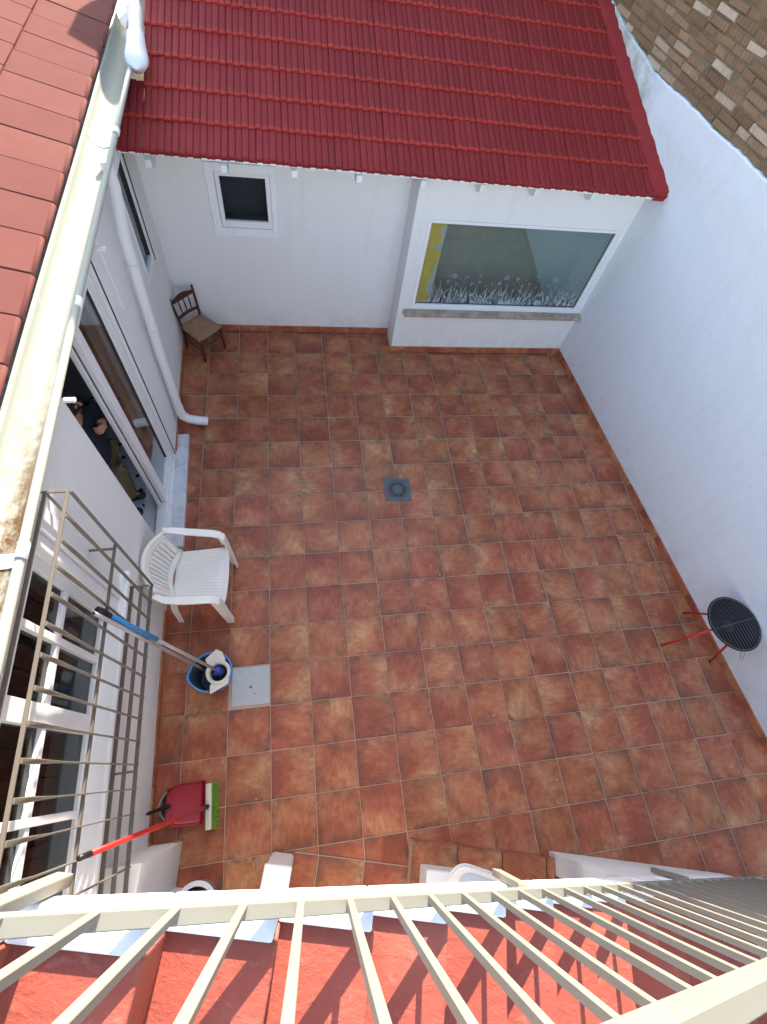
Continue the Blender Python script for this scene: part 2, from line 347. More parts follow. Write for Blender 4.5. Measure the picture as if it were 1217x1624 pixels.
# ------------------------------------------------------------------ mesh helpers
class MB:
    def __init__(s): s.v = []; s.f = []; s.m = []
    def add(s, vs, fs, mi=0):
        b = len(s.v); s.v += [tuple(p) for p in vs]; s.f += [tuple(b + i for i in q) for q in fs]; s.m += [mi] * len(fs); return s
    def box(s, x0, x1, y0, y1, z0, z1, mi=0):
        return s.add([(x0, y0, z0), (x1, y0, z0), (x1, y1, z0), (x0, y1, z0), (x0, y0, z1), (x1, y0, z1), (x1, y1, z1), (x0, y1, z1)],
                     [(0, 3, 2, 1), (4, 5, 6, 7), (0, 1, 5, 4), (1, 2, 6, 5), (2, 3, 7, 6), (3, 0, 4, 7)], mi)
    def obox(s, a, b, w, h, up=(0, 0, 1), mi=0):
        a = Vector(a); b = Vector(b); d = (b - a).normalized(); up = Vector(up)
        sd_ = d.cross(up)
        if sd_.length < 1e-4: sd_ = d.cross(Vector((0, 1, 0)))
        sd_.normalize(); u = sd_.cross(d).normalized()
        vs = [p + sd_ * (i * w / 2) + u * (j * h / 2) for p in (a, b) for (i, j) in ((-1, -1), (1, -1), (1, 1), (-1, 1))]
        return s.add(vs, [(0, 1, 2, 3), (7, 6, 5, 4), (0, 4, 5, 1), (1, 5, 6, 2), (2, 6, 7, 3), (3, 7, 4, 0)], mi)
    def prism(s, poly, a, b, axis='y', mi=0):
        n = len(poly)
        def P(p, t):
            return {'y': (p[0], t, p[1]), 'x': (t, p[0], p[1]), 'z': (p[0], p[1], t)}[axis]
        vs = [P(p, a) for p in poly] + [P(p, b) for p in poly]
        fs = [tuple(range(n)), tuple(range(2 * n - 1, n - 1, -1))] + [(i, n + i, n + (i + 1) % n, (i + 1) % n) for i in range(n)]
        return s.add(vs, fs, mi)
    def tube(s, pts, r, n=10, cap=True, mi=0):
        pts = [Vector(p) for p in pts]; k = len(pts)
        rs = r if isinstance(r, (list, tuple)) else [r] * k
        vs = []; ref = None
        for i, p in enumerate(pts):
            d = (pts[min(i + 1, k - 1)] - pts[max(i - 1, 0)]).normalized()
            if ref is None:
                ref = d.orthogonal().normalized()
            ref = (ref - d * ref.dot(d)).normalized(); bi = d.cross(ref)
            for j in range(n):
                a = 2 * math.pi * j / n; vs.append(p + (ref * math.cos(a) + bi * math.sin(a)) * rs[i])
        fs = [(i * n + j, i * n + (j + 1) % n, (i + 1) * n + (j + 1) % n, (i + 1) * n + j) for i in range(k - 1) for j in range(n)]
        if cap: fs += [tuple(range(n - 1, -1, -1)), tuple((k - 1) * n + j for j in range(n))]
        return s.add(vs, fs, mi)
    def lathe(s, prof, n=32, c=(0, 0, 0), mi=0, closed=False):
        vs = []; k = len(prof)
        for r, z in prof:
            for j in range(n):
                a = 2 * math.pi * j / n; vs.append((c[0] + r * math.cos(a), c[1] + r * math.sin(a), c[2] + z))
        fs = [(i * n + j, i * n + (j + 1) % n, (i + 1) * n + (j + 1) % n, (i + 1) * n + j) for i in range(k - 1) for j in range(n)]
        if closed: fs += [((k - 1) * n + j, (k - 1) * n + (j + 1) % n, (j + 1) % n, j) for j in range(n)]
        return s.add(vs, fs, mi)
    def ribbon(s, pts, wid, th, side, mi=0):
        """rectangular section swept along pts; side = width direction per point"""
        k = len(pts); vs = []
        for i, p in enumerate(pts):
            p = Vector(p); d = (Vector(pts[min(i + 1, k - 1)]) - Vector(pts[max(i - 1, 0)])).normalized()
            sd_ = Vector(side[i] if isinstance(side, list) else side); sd_ = (sd_ - d * sd_.dot(d)).normalized(); u = sd_.cross(d)
            w = wid[i] if isinstance(wid, list) else wid; t = th[i] if isinstance(th, list) else th
            # slightly crowned upper face
            for (a, b) in ((-.5, -.5), (.5, -.5), (.5, .2), (.36, .5), (-.36, .5), (-.5, .2)): vs.append(p + sd_ * (a * w) + u * (b * t))
        q = 6
        fs = [(i * q + j, i * q + (j + 1) % q, (i + 1) * q + (j + 1) % q, (i + 1) * q + j) for i in range(k - 1) for j in range(q)]
        fs += [tuple(range(q - 1, -1, -1)), tuple((k - 1) * q + j for j in range(q))]
        return s.add(vs, fs, mi)
    def mesh(s, name, mats, smooth=False):
        me = bpy.data.meshes.new(name); me.from_pydata(s.v, [], s.f); me.update()
        for mm in (mats if isinstance(mats, (list, tuple)) else [mats]): me.materials.append(mm)
        if any(s.m): me.polygons.foreach_set('material_index', s.m)
        import bmesh
        b = bmesh.new(); b.from_mesh(me); bmesh.ops.recalc_face_normals(b, faces=b.faces[:]); b.to_mesh(me); b.free()
        if smooth:
            me.polygons.foreach_set('use_smooth', [True] * len(me.polygons))
        return me
    def build(s, name, mats, parent=None, loc=None, rot=None, smooth=False, bevel=0.0, seg=2):
        return link(name, s.mesh(name, mats, smooth), parent, loc, rot, bevel, seg)
def link(name, me, parent=None, loc=None, rot=None, bevel=0.0, seg=2):
    o = bpy.data.objects.new(name, me); COL.objects.link(o)
    if parent is not None: o.parent = parent
    if loc is not None: o.location = loc
    if rot is not None: o.rotation_euler = rot
    if bevel:
        b = o.modifiers.new('bevel', 'BEVEL'); b.width = bevel; b.segments = seg; b.limit_method = 'ANGLE'; b.angle_limit = R_(40)
    return o
def auto(o, ang=40):
    me = o.data
    me.polygons.foreach_set('use_smooth', [True] * len(me.polygons))
    try: me.set_sharp_from_angle(angle=R_(ang))
    except Exception: pass
    return o
def thing(name, label, cat, loc=(0, 0, 0), rz=0, group=None):
    o = bpy.data.objects.new(name, None); COL.objects.link(o); o.empty_display_size = 0.1
    o.location = loc; o.rotation_euler = (0, 0, rz); o['label'] = label; o['category'] = cat
    if group: o['group'] = group
    return o
def tag(o, label, cat, group=None):
    o['label'] = label; o['category'] = cat
    if group: o['group'] = group
    return o
def struct(o): o['kind'] = 'structure'; return o
def holed_wall(mb, axis, t0, t1, u0, u1, z0, z1, holes):
    """wall slab: axis 'x' means normal along x (thickness t0..t1), u is y; holes (u0,u1,z0,z1)"""
    us = sorted({u0, u1, *[h[0] for h in holes], *[h[1] for h in holes]}); zs = sorted({z0, z1, *[h[2] for h in holes], *[h[3] for h in holes]})
    us = [u for u in us if u0 <= u <= u1]; zs = [z for z in zs if z0 <= z <= z1]
    nu, nz = len(us), len(zs)
    def hole(i, j):
        if not (0 <= i < nu - 1 and 0 <= j < nz - 1): return True
        cu, cz = (us[i] + us[i + 1]) / 2, (zs[j] + zs[j + 1]) / 2
        return any(h[0] < cu < h[1] and h[2] < cz < h[3] for h in holes)
    def P(t, u, z): return (t, u, z) if axis == 'x' else (u, t, z)
    idx = {}
    vs = []; fs = []
    def V(k, i, j):
        if (k, i, j) not in idx:
            idx[(k, i, j)] = len(vs); vs.append(P((t0, t1)[k], us[i], zs[j]))
        return idx[(k, i, j)]
    for i in range(nu - 1):
        for j in range(nz - 1):
            if hole(i, j): continue
            fs.append((V(0, i, j), V(0, i + 1, j), V(0, i + 1, j + 1), V(0, i, j + 1)))
            fs.append((V(1, i, j + 1), V(1, i + 1, j + 1), V(1, i + 1, j), V(1, i, j)))
            if hole(i - 1, j): fs.append((V(0, i, j), V(0, i, j + 1), V(1, i, j + 1), V(1, i, j)))
            if hole(i + 1, j): fs.append((V(1, i + 1, j), V(1, i + 1, j + 1), V(0, i + 1, j + 1), V(0, i + 1, j)))
            if hole(i, j - 1): fs.append((V(0, i + 1, j), V(0, i, j), V(1, i, j), V(1, i + 1, j)))
            if hole(i, j + 1): fs.append((V(0, i, j + 1), V(0, i + 1, j + 1), V(1, i + 1, j + 1), V(1, i, j + 1)))
    return mb.add(vs, fs)
def slab_tile(hx, hy, th, ch=0.003):
    """tile with chamfered top edge, top at z=0, centred"""
    vs = []
    for (ax, ay, z) in ((hx, hy, -th), (hx, hy, -ch), (hx - ch, hy - ch, 0)):
        vs += [(-ax, -ay, z), (ax, -ay, z), (ax, ay, z), (-ax, ay, z)]
    fs = [(8, 9, 10, 11)] + [(l + i, l + (i + 1) % 4, l + 4 + (i + 1) % 4, l + 4 + i) for l in (0, 4) for i in range(4)]
    return MB().add(vs, fs)

T = 0.33
def xl(y): return -0.288 - 0.0256 * y      # left wall face
def xr(y): return 4.437 - 0.1015 * y       # right wall face

# ================================================================== GROUND
g = MB().add([(-60, -60, -0.10), (60, -60, -0.10), (60, 60, -0.10), (-60, 60, -0.10)], [(0, 1, 2, 3)])
gr = struct(g.build('ground', M['mortar']))
fl = struct(MB().box(-0.45, 5.3, -6.6, 0.45, -0.05, -0.0035).build('patio_floor', M['grout']))
tile_me = slab_tile(T / 2 - 0.0017, T / 2 - 0.0017, 0.02).mesh('tile', M['tile'])
STA = R_(-13.78)
sh = Vector((math.cos(STA), math.sin(STA))); sn = Vector((-sh.y, sh.x)); SP = Vector((0.542, -4.66))
def stair_off(x, y): return (Vector((x, y)) - SP).dot(sn)
for c in range(-1, 16):
    for r in range(-2, 18):
        x = (c + .5) * T; y = -(r + .5) * T
        if x + T / 2 < xl(y) or x - T / 2 > xr(y): continue
        if (c, r) == (1, 11): continue
        if x > 2.34 and y - T / 2 > 0.06: continue
        if stair_off(x, y + T / 2) < -0.5: continue
        o = link('tile', tile_me, fl, (x + random.uniform(-.0008, .0008), y + random.uniform(-.0008, .0008), random.uniform(-.0012, 0.0)))
        o.rotation_euler = (random.uniform(-.0025, .0025), random.uniform(-.0025, .0025), random.choice((0, 1, 2, 3)) * math.pi / 2 + random.uniform(-.003, .003))
# crumbs lying on the floor
mb = MB()
for px, py in [(1.33, -.33), (.95, -.03), (1.55, -2.0), (2.27, -2.95), (2.2, -2.85), (1.35, -3.2), (1.1, -3.45), (.55, -4.6), (.75, -4.72), (2.35, -3.0), (4.2, -4.25), (3.9, -3.1), (4.62, -3.97), (3.3, -4.4), (.5, -2.0), (1.9, -4.0), (2.8, -2.6)] + [(random.uniform(.2, 4.4), random.uniform(-4.8, 0)) for _ in range(26)]:
    a = random.uniform(0, 3); r = random.uniform(.003, .007)
    mb.add([(px + r * math.cos(a + k) * random.uniform(.6, 1.3), py + r * math.sin(a + k) * random.uniform(.6, 1.3), 0.001) for k in (0, 1.6, 3.1, 4.7)] + [(px, py, r * .8)], [(0, 1, 4), (1, 2, 4), (2, 3, 4), (3, 0, 4)])
o = mb.build('crumbs', M['cream']); tag(o, 'small pale crumbs and paint chips scattered over the terracotta floor', 'debris'); o['kind'] = 'stuff'

# access cover
ac = thing('access_cover', 'square pale grey access cover set in the floor beside the bucket', 'cover', (0.503, -3.79, 0))
slab_tile(.152, .152, .03, .004).build('cover_plate', M['concrete'], ac, (0, 0, 0.004))
MB().lathe([(0.0, .006), (.011, .006), (.011, .004)], 12, (.0, -.01, 0)).build('lift_ring', M['steel'], ac)
MB().lathe([(0.0, .0062), (.005, .0062), (.005, .004)], 10, (.035, -.065, 0)).build('lift_hole', M['black'], ac)

# floor drain
dr = thing('floor_drain', 'square dark grey floor drain with round slotted grate', 'drain', (1.983, -1.971, 0.0), R_(-2.0))
mb = MB()
n = 48; Rr = .112; H = .137
outer = []
for i in range(n):
    a = 2 * math.pi * i / n; c_, s_ = math.cos(a), math.sin(a); k = H / max(abs(c_), abs(s_)); outer.append((c_ * k, s_ * k))
vs = [(x, y, .007) for x, y in outer] + [(Rr * math.cos(2 * math.pi * i / n), Rr * math.sin(2 * math.pi * i / n), .007) for i in range(n)]
vs += [(x * 1.01, y * 1.01, -.001) for x, y in outer] + [(Rr * math.cos(2 * math.pi * i / n), Rr * math.sin(2 * math.pi * i / n), .002) for i in range(n)]
fs = []
for i in range(n):
    j = (i + 1) % n
    fs += [(i, j, n + j, n + i), (2 * n + i, 2 * n + j, j, i), (n + i, n + j, 3 * n + j, 3 * n + i)]
mb.add(vs, fs).build('frame_plate', M['iron_grey'], dr)
MB().lathe([(0, .0025), (.113, .0025)], 48).build('slot_black_disc', M['black'], dr)  # black disc under the grate, its colour stands in for shade in the slots
mb = MB(); mb.lathe([(0, .009), (.052, .009), (.055, .005)], 40); mb.lathe([(.092, .005), (.094, .009), (.107, .009), (.109, .004)], 48)
for i in range(18):
    a = 2 * math.pi * i / 18; d = Vector((math.cos(a), math.sin(a), 0))
    mb.obox(d * .044 + Vector((0, 0, .007)), d * .096 + Vector((0, 0, .007)), .0085, .004)
mb.build('grate', M['iron_grey'], dr)

# ================================================================== RIGHT BOUNDARY WALL
RA = math.atan(0.1015)
rw = thing('boundary_wall', 'tall white rendered boundary wall with bare old brick above', 'wall', (4.437, 0, 0), RA)
# render face: ragged upper edge
ys = [(-6.2 + i * .06) for i in range(int((2.75 + 6.2) / .06) + 1)]
def rtop(y):
    b = 2.665 + (max(0, y - .8)) ** 1.2 * .135
    return b + .004 * math.sin(y * 7.3) + .003 * math.sin(y * 19 + 1) + random.uniform(-.005, .005)
tops = [rtop(y) for y in ys]
zl = [0, .6, 1.2, 1.8, 2.3, 2.53]
vs = []; fs = []
for i, y in enumerate(ys):
    wob = .006 * math.sin(y * 1.7)
    for k, z in enumerate(zl): vs.append((-.0 + wob * math.sin(z * 2), y, z))
    vs.append((-.003 - random.uniform(0, .004), y, tops[i] - .012)); vs.append((.006, y, tops[i])); vs.append((.05, y, tops[i] - .004))
kk = len(zl) + 3
for i in range(len(ys) - 1):
    for k in range(kk - 1): fs.append((i * kk + k, (i + 1) * kk + k, (i + 1) * kk + k + 1, i * kk + k + 1))
def rw_mat():
    m = M['plaster'].copy(); m.name = 'boundary_white_render'; nt = m.node_tree; bs = nt.nodes['Principled BSDF']
    old = mix(nt, 1.0, bs.inputs['Base Color'].links[0].from_socket, (0.90, 0.93, 0.98), 'MULTIPLY')
    tc = N(nt, 'ShaderNodeTexCoord'); sp = N(nt, 'ShaderNodeSeparateXYZ'); L(nt, tc.outputs['Object'], sp.inputs[0])
    mp = N(nt, 'ShaderNodeMapping'); mp.inputs['Scale'].default_value = (3, 3, 12); mp.inputs['Rotation'].default_value = (R_(35), 0, 0); L(nt, tc.outputs['Object'], mp.inputs[0])
    nz = noise(nt, mp.outputs[0], 1.6, 6, 0.7)
    # the coat of newer paint along the top edge of the render, brushed out downwards
    f = N(nt, 'ShaderNodeMapRange'); f.inputs[1].default_value = 2.36; f.inputs[2].default_value = 2.58; L(nt, sp.outputs[2], f.inputs[0])
    fr = mth(nt, 'MULTIPLY', mth(nt, 'ADD', f.outputs[0], mth(nt, 'SUBTRACT', nz, .62)), 1.4, True)
    c = mix(nt, mth(nt, 'MULTIPLY', fr, .65), old, (0.76, 0.80, 0.86))
    # grey mossy bare patch by the roof end
    g1 = N(nt, 'ShaderNodeMapRange'); g1.inputs[1].default_value = .55; g1.inputs[2].default_value = .85; L(nt, sp.outputs[1], g1.inputs[0])
    nb = noise(nt, tc.outputs['Object'], 4.5, 6, 0.7)
    fm = mth(nt, 'MULTIPLY', g1.outputs[0], mth(nt, 'MULTIPLY', mth(nt, 'SUBTRACT', nb, .30), 2.6, True), True)
    f3 = N(nt, 'ShaderNodeMapRange'); f3.inputs[1].default_value = 2.3; f3.inputs[2].default_value = 2.42; L(nt, sp.outputs[2], f3.inputs[0])
    fm = mth(nt, 'MULTIPLY', fm, f3.outputs[0])
    c = mix(nt, mth(nt, 'MULTIPLY', fm, .95), c, (0.31, 0.34, 0.28))
    L(nt, c, bs.inputs['Base Color']); return m
auto(MB().add(vs, fs).build('render_face', rw_mat(), rw), 22)
MB().box(.045, .40, -6.2, 7.0, -.1, 5.8).build('brick_core', M['brick_far'], rw)
# visible bricks, one by one
brick_protos = []
for k in range(6):
    b = MB(); hx, hy, hz = .028, random.uniform(.118, .128), random.uniform(.0245, .0275)
    if k == 5: hy *= .55
    vs = []
    for (sx, e) in ((0, 1.0), (.7, .98), (1, .90)):
        for (sy, sz) in ((-1, -1), (1, -1), (1, 1), (-1, 1)):
            vs.append((-hx * sx * 1.0, sy * (hy - (1 - e) * .05) + random.uniform(-.004, .004), sz * (hz - (1 - e) * .04) + random.uniform(-.003, .003)))
    b.add(vs, [(8, 9, 10, 11)] + [(l + i, l + (i + 1) % 4, l + 4 + (i + 1) % 4, l + 4 + i) for l in (0, 4) for i in range(4)])
    # combed ridges on the stronger bricks
    if k in (1, 3):
        for q in range(5):
            yy = -hy * .75 + q * hy * .37; b.box(-hx - .005, -hx + .002, yy - .011, yy + .009, -hz * .8, hz * .78)
    brick_protos.append(b.mesh('brick', M['brick']))
row = 0; z = 2.66
while z < 3.78:
    y = -1.75 + (row % 2) * .13 + random.uniform(-.02, .02)
    while y < 2.6:
        me = random.choice(brick_protos); ln = me.vertices and max(v.co.y for v in me.vertices) * 2
        yc = y + ln / 2
        tp = 2.665 + (max(0, yc - .8)) ** 1.2 * .135
        vis = z > tp - .055 and z < 3.42 + max(0, (.35 - yc)) * .35 - max(0, yc) * .32 + .06
        if vis and random.random() > .015:
            link('brick', me, rw, (.046 + random.uniform(-.006, .016), yc, z + .03 + random.uniform(-.005, .005)), (random.uniform(-.03, .03), random.uniform(-.08, .08), random.uniform(-.05, .05)))
        y += ln + random.uniform(.008, .016)
    z += .0628; row += 1
# mortar bed behind the bricks
MB().box(.036, .046, -1.9, 2.7, 2.62, 3.9).build('mortar_bed', M['mortar'], rw)
# skirting tiles
def skirt(parent, p0, p1, nrm, start=0.0, pitch=T, h=.078, th=.012):
    p0 = Vector(p0); p1 = Vector(p1); d = (p1 - p0); ln = d.length; d.normalize(); nv = Vector(nrm).normalized()
    a = start
    while a < ln - .01:
        b_ = min(a + pitch, ln); hw = (b_ - a) / 2 - .0015
        if hw > .01:
            mb = MB(); mb.add([(-hw, 0, 0), (hw, 0, 0), (hw, 0, h), (-hw, 0, h), (-hw, -th, 0), (hw, -th, 0), (hw, -th, h - .003), (hw, -th + .003, h), (-hw, -th, h - .003), (-hw, -th + .003, h)],
                              [(4, 5, 6, 8), (8, 6, 7, 9), (9, 7, 2, 3), (0, 4, 8, 9, 3), (5, 1, 2, 7, 6)])
            c = p0 + d * ((a + b_) / 2)
            o = mb.build('skirting_tile', M['skirting'], parent, (c.x, c.y, random.uniform(-.001, .002)))
            o.rotation_euler = (0, 0, math.atan2(nv.y, nv.x) + math.pi / 2)
        a += pitch
skirt(rw, (0, .12, 0), (0, -5.9, 0), (-1, 0), start=-.13)

# ================================================================== BACK ANNEX
an = thing('annex', 'white annex with red painted tile roof, small window and projecting window bay', 'building')
mb = MB(); holed_wall(mb, 'y', .385, .60, -.6, 2.30, -.05, 2.16, [(.33, .83, 1.265, 1.775)])
mb.build('wall', M['plaster'], an)
mb = MB(); holed_wall(mb, 'y', .06, .20, 2.166, 4.55, -.05, 2.02, [(2.315, 4.37, .655, 1.638)])
mb.box(2.166, 2.30, .20, .384, -.05, 2.02)
bay = mb.build('window_bay', M['plaster'], an, bevel=.006)
# small window
wf = MB()
for b_ in ((.258, .332, 1.182, 1.845), (.828, .884, 1.182, 1.845)): wf.box(b_[0], b_[1], .367, .3848, b_[2], b_[3])
wf.box(.332, .828, .367, .3848, 1.182, 1.267); wf.box(.332, .828, .367, .3848, 1.773, 1.845)
w = wf.build('window', M['plaster_bright'], an, bevel=.003)
f_ = MB()
for b_ in ((.336, .376, 1.27, 1.77), (.786, .826, 1.27, 1.77)): f_.box(b_[0], b_[1], .372, .43, b_[2], b_[3])
f_.box(.376, .786, .372, .43, 1.27, 1.335); f_.box(.376, .786, .372, .43, 1.735, 1.77)
f_.build('frame', M['pvc'], w, bevel=.004)
gk = MB()
for b_ in ((.376, .384, 1.335, 1.735), (.778, .786, 1.335, 1.735)): gk.box(b_[0], b_[1], .392, .41, b_[2], b_[3])
gk.build('gasket', M['gasket'], w)
MB().box(.384, .778, .398, .404, 1.335, 1.735).build('pane', M['glass_dark'], w)
MB().box(.20, .96, .615, .64, 1.0, 2.05).build('room_behind', M['slate'], an)  # flat slate grey panel standing in for the room
# bay window: frame, glass, sill, decal
bw = MB()
for b_ in ((2.316, 2.352, .657, 1.636), (4.335, 4.369, .657, 1.636)): bw.box(b_[0], b_[1], .063, .12, b_[2], b_[3])
bw.box(2.352, 4.335, .063, .12, .657, .69); bw.box(2.352, 4.335, .063, .12, 1.606, 1.636)
bwo = bw.build('bay_window', M['pvc'], an, bevel=.003)
MB().box(2.352, 4.335, .092, .098, .69, 1.606).build('pane', M['glass_coated'], bwo)
gk = MB(); gk.box(2.353, 4.334, .085, .0915, .6905, .697); gk.box(2.353, 4.334, .085, .0915, 1.5985, 1.6055); gk.box(4.326, 4.334, .085, .0915, .697, 1.598)
gk.build('gasket', M['gasket'], bwo)
MB().box(-.09, .09, 0, .12, -.5, .5).build('yellow_pier', M['yellow'], an, (2.435, .1005, 1.15))
# room behind the bay, open to nothing
mb = MB(); mb.box(2.32, 4.52, .56, .60, .3, 1.95); mb.box(4.45, 4.52, .21, .56, .3, 1.95); mb.box(2.32, 4.45, .21, .56, .3, .35); mb.box(2.32, 4.45, .21, .56, 1.90, 1.95)
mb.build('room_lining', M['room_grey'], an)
sl = MB(); sl.box(2.235, 3.36, -.03, .0595, .585, .632); sl.box(3.363, 4.432, -.03, .0595, .585, .632)
sl.build('sill', M['sill'], an, bevel=.005)
# frosted decal of grasses and flower heads, flat print on the glass
dec = MB(); rd = random.Random(3)
ydec = .0895
def blade(x, h, lean, w):
    pts = []
    for i in range(6):
        t = i / 5; pts.append((x + lean * t ** 2.2, .70 + h * (t - .25 * abs(lean) / max(h, .01) * t * t), w * (1 - t) ** .7 + .0012))
    vs = []; fs = []
    for (a, b_, ww) in pts: vs += [(a - ww, ydec, b_), (a + ww, ydec, b_)]
    for i in range(5): fs.append((2 * i, 2 * i + 1, 2 * i + 3, 2 * i + 2))
    dec.add(vs, fs)
def disc(x, z_, r, n=10, target=None):
    (target or dec).add([(x + r * math.cos(2 * math.pi * k / n), ydec, z_ + r * math.sin(2 * math.pi * k / n)) for k in range(n)], [tuple(range(n))])
x = 2.50
while x < 4.30:
    blade(x, rd.uniform(.08, .24), rd.uniform(-.07, .09), rd.uniform(.004, .009)); x += rd.uniform(.006, .014)
o = dec.build('grass_decal', M['frost'], bwo)
dec = MB()
for rep in range(3):
    x0 = 2.58 + rep * .60
    for (dx, hh, r) in ((.16, .34, .03), (.10, .27, .024), (.20, .24, .018), (.30, .33, .02), (.38, .25, .017), (.46, .28, .014), (.02, .26, .013), (-.04, .23, .011)):
        X = x0 + dx
        if X > 4.26: continue
        dec.add([(X - .03 - .0018, ydec, .70), (X - .03 + .0018, ydec, .70), (X + .0012, ydec, .70 + hh), (X - .0012, ydec, .70 + hh)], [(0, 1, 2, 3)])
        for q in range(14):
            a = 2 * math.pi * q / 14; dec.add([(X, ydec, .70 + hh), (X + r * math.cos(a - .13), ydec, .70 + hh + r * math.sin(a - .13)), (X + r * math.cos(a + .13), ydec, .70 + hh + r * math.sin(a + .13))], [(0, 1, 2)])
    for q in range(7):
        disc(min(4.27, x0 + rd.uniform(0, .55)), .70 + rd.uniform(.26, .42), rd.uniform(.004, .010))
dec.build('flower_decal', M['frost_faint'], bwo)
skirt(an, (-.31, .385, 0), (2.166, .385, 0), (0, -1), start=-.02)
skirt(an, (2.166, .06, 0), (4.43, .06, 0), (0, -1), start=-.14)
# rafter ends under the eave
for x in (-.085, .489, 1.049, 1.592, 2.154, 2.697, 3.217, 3.781):
    r0 = MB(); r0.prism([(-.105, 2.055), (-.105, 2.00), (-.02, 1.955), (.384 if x < 2.1 else .059, 1.955 + (.40 if x < 2.1 else .1) * .3), (.384 if x < 2.1 else .059, 2.19 if x < 2.1 else 2.09)], x - .025, x + .025, 'x')
    r0.build('rafter_end', M['plaster'], an, bevel=.003)
# roof
PIT = .325; RT = math.atan(PIT); TW = .2124; CR = .304
def eave_y(x): return -.105 - .013 * (x + .3)
roof = MB()
roof.add([(-.09, .0, 2.075), (4.45, -.09, 2.05), (4.10, 3.2, 3.12), (-.09, 3.2, 3.12), (-.09, .0, 2.055), (4.45, -.09, 2.03), (4.10, 3.2, 3.0), (-.09, 3.2, 3.0)],
         [(0, 1, 2, 3), (7, 6, 5, 4), (0, 4, 5, 1), (1, 5, 6, 2), (2, 6, 7, 3), (3, 7, 4, 0)])
rf = roof.build('roof', M['plaster'], an)
eb = MB(); vs = []; fs = []
for i in range(90):
    x = -.33 + i * (4.76 / 89); y = eave_y(x); z_ = 2.1 + (y + .14) * PIT; w_ = .006 * abs(math.sin(i * 1.86)) + random.uniform(0, .003)
    vs += [(x, y + .006, z_ - .014 - w_), (x, y + .006, z_ + .004), (x, y + .06, z_ + .02), (x, y + .06, z_ - .02)]
for i in range(89):
    for j in range(4): fs.append((i * 4 + j, i * 4 + (j + 1) % 4, (i + 1) * 4 + (j + 1) % 4, (i + 1) * 4 + j))
eb.add(vs, fs).build('eave_mortar', M['plaster_bright'], an)
# one tile: two flat ribs, two pans; local x across, y up-slope, z normal
def profile():
    p = []
    w = TW
    # (x, height)
    for (a, h) in ((0, .006), (.003, .010), (.006, .020), (.012, .0225), (.044, .0225), (.050, .020), (.0525, .010), (.0555, .010), (.058, .014), (.063, .0155), (.096, .0155), (.1015, .013), (.1035, .009), (.1065, .009), (.109, .020), (.115, .0225), (.149, .0225), (.155, .020), (.1575, .010), (.1605, .010), (.163, .014), (.168, .0155), (.203, .0155), (.208, .012), (.212, .006)):
        p.append((a / .212 * w, h))
    return p
pr = profile(); ln = CR + .05
def roof_tile(lip):
    vs = []; fs = []; mi = []
    np_ = len(pr)
    rows = [(-.004, -.006, .9), (-.006, .004, 1.12), (.004, .0085, 1.12), (.022, .0085, 1.08), (.036, .003, 1.0), (ln, -.018, 1.0)]
    for (yy, dz, sc_) in rows:
        for (a, h) in pr: vs.append((a, yy, h * sc_ + dz + .012))
    for (a, h) in pr: vs.append((a, .002, h - .016))
    nr = len(rows)
    for i in range(nr - 1):
        for j in range(np_ - 1):
            fs.append((i * np_ + j, i * np_ + j + 1, (i + 1) * np_ + j + 1, (i + 1) * np_ + j)); mi.append(1 if (i < 3 and lip) else 0)
    b0 = nr * np_
    for j in range(np_ - 1): fs.append((b0 + j, b0 + j + 1, j + 1, j)); mi.append(1 if lip else 0)
    m = MB(); m.v = vs; m.f = fs; m.m = mi
    me = m.mesh('roof_tile', [M['roof_tile'], M['roof_lip']])
    me.polygons.foreach_set('use_smooth', [True] * len(me.polygons))
    try: me.set_sharp_from_angle(angle=R_(35))
    except Exception: pass
    return me
rt_lip = roof_tile(True); rt_eave = roof_tile(False)
zr = lambda y: 2.1 + (y + .14) * PIT
for k in range(0, 9):
    for c in range(-1, 22):
        x = -.1 + c * TW; yy = eave_y(x + .1) + k * CR * math.cos(RT)
        if x + TW * .5 < -.36 or x > xr(yy) - .06 or (c == -1 and k >= 2): continue
        o = link('roof_tile', rt_eave if k == 0 else rt_lip, rf, (x + random.uniform(-.002, .002), yy + random.uniform(-.004, .004), zr(yy) - .012 + random.uniform(0, .003)))
        o.rotation_euler = (RT + .035 + random.uniform(-.004, .004), random.uniform(-.006, .006), -.012 + random.uniform(-.004, .004))
# painted upstand sealing the roof to the boundary wall
fs_ = MB(); vs = []; fs = []
for i in range(52):
    y = -.165 + i * .05; xx = xr(y); zz = zr(y); j = .004 * math.sin(i * 2.1)
    wob = random.uniform(-.006, .006); j += .012 * ((y + .165) / .288 % 1.0) - .006
    vs += [(xx - .125 + wob, y, zz + .012), (xx - .105 + wob, y, zz + .04 + j), (xx - .055, y, zz + .047 + j), (xx - .012, y, zz + .062 + j), (xx + .012, y, zz + .060 + j), (xx + .012, y, zz - .03), (xx - .125 + wob, y, zz - .03)]
for i in range(51):
    for j in range(6): fs.append((i * 7 + j, i * 7 + j + 1, (i + 1) * 7 + j + 1, (i + 1) * 7 + j))
fs.append(tuple(range(7)))
auto(fs_.add(vs, fs).build('roof_flashing', M['roof_tile'], an), 50)
# unseen block added behind the roof, shaped to keep sun off the patio
MB().prism([(-.30, 2.0), (-.30, 2.62), (.02, 2.85), (.70, 4.60), (1.02, 5.36), (4.0, 5.42), (4.0, 2.0)], 2.95, 6.5, 'y').build('sun_block', M['plaster'], an)
MB().box(.0, .41, 2.96, 3.42, 2.5, 3.95).build('gutter_shade_box', M['plaster'], an)  # unseen box added to throw shade on the far gutter end

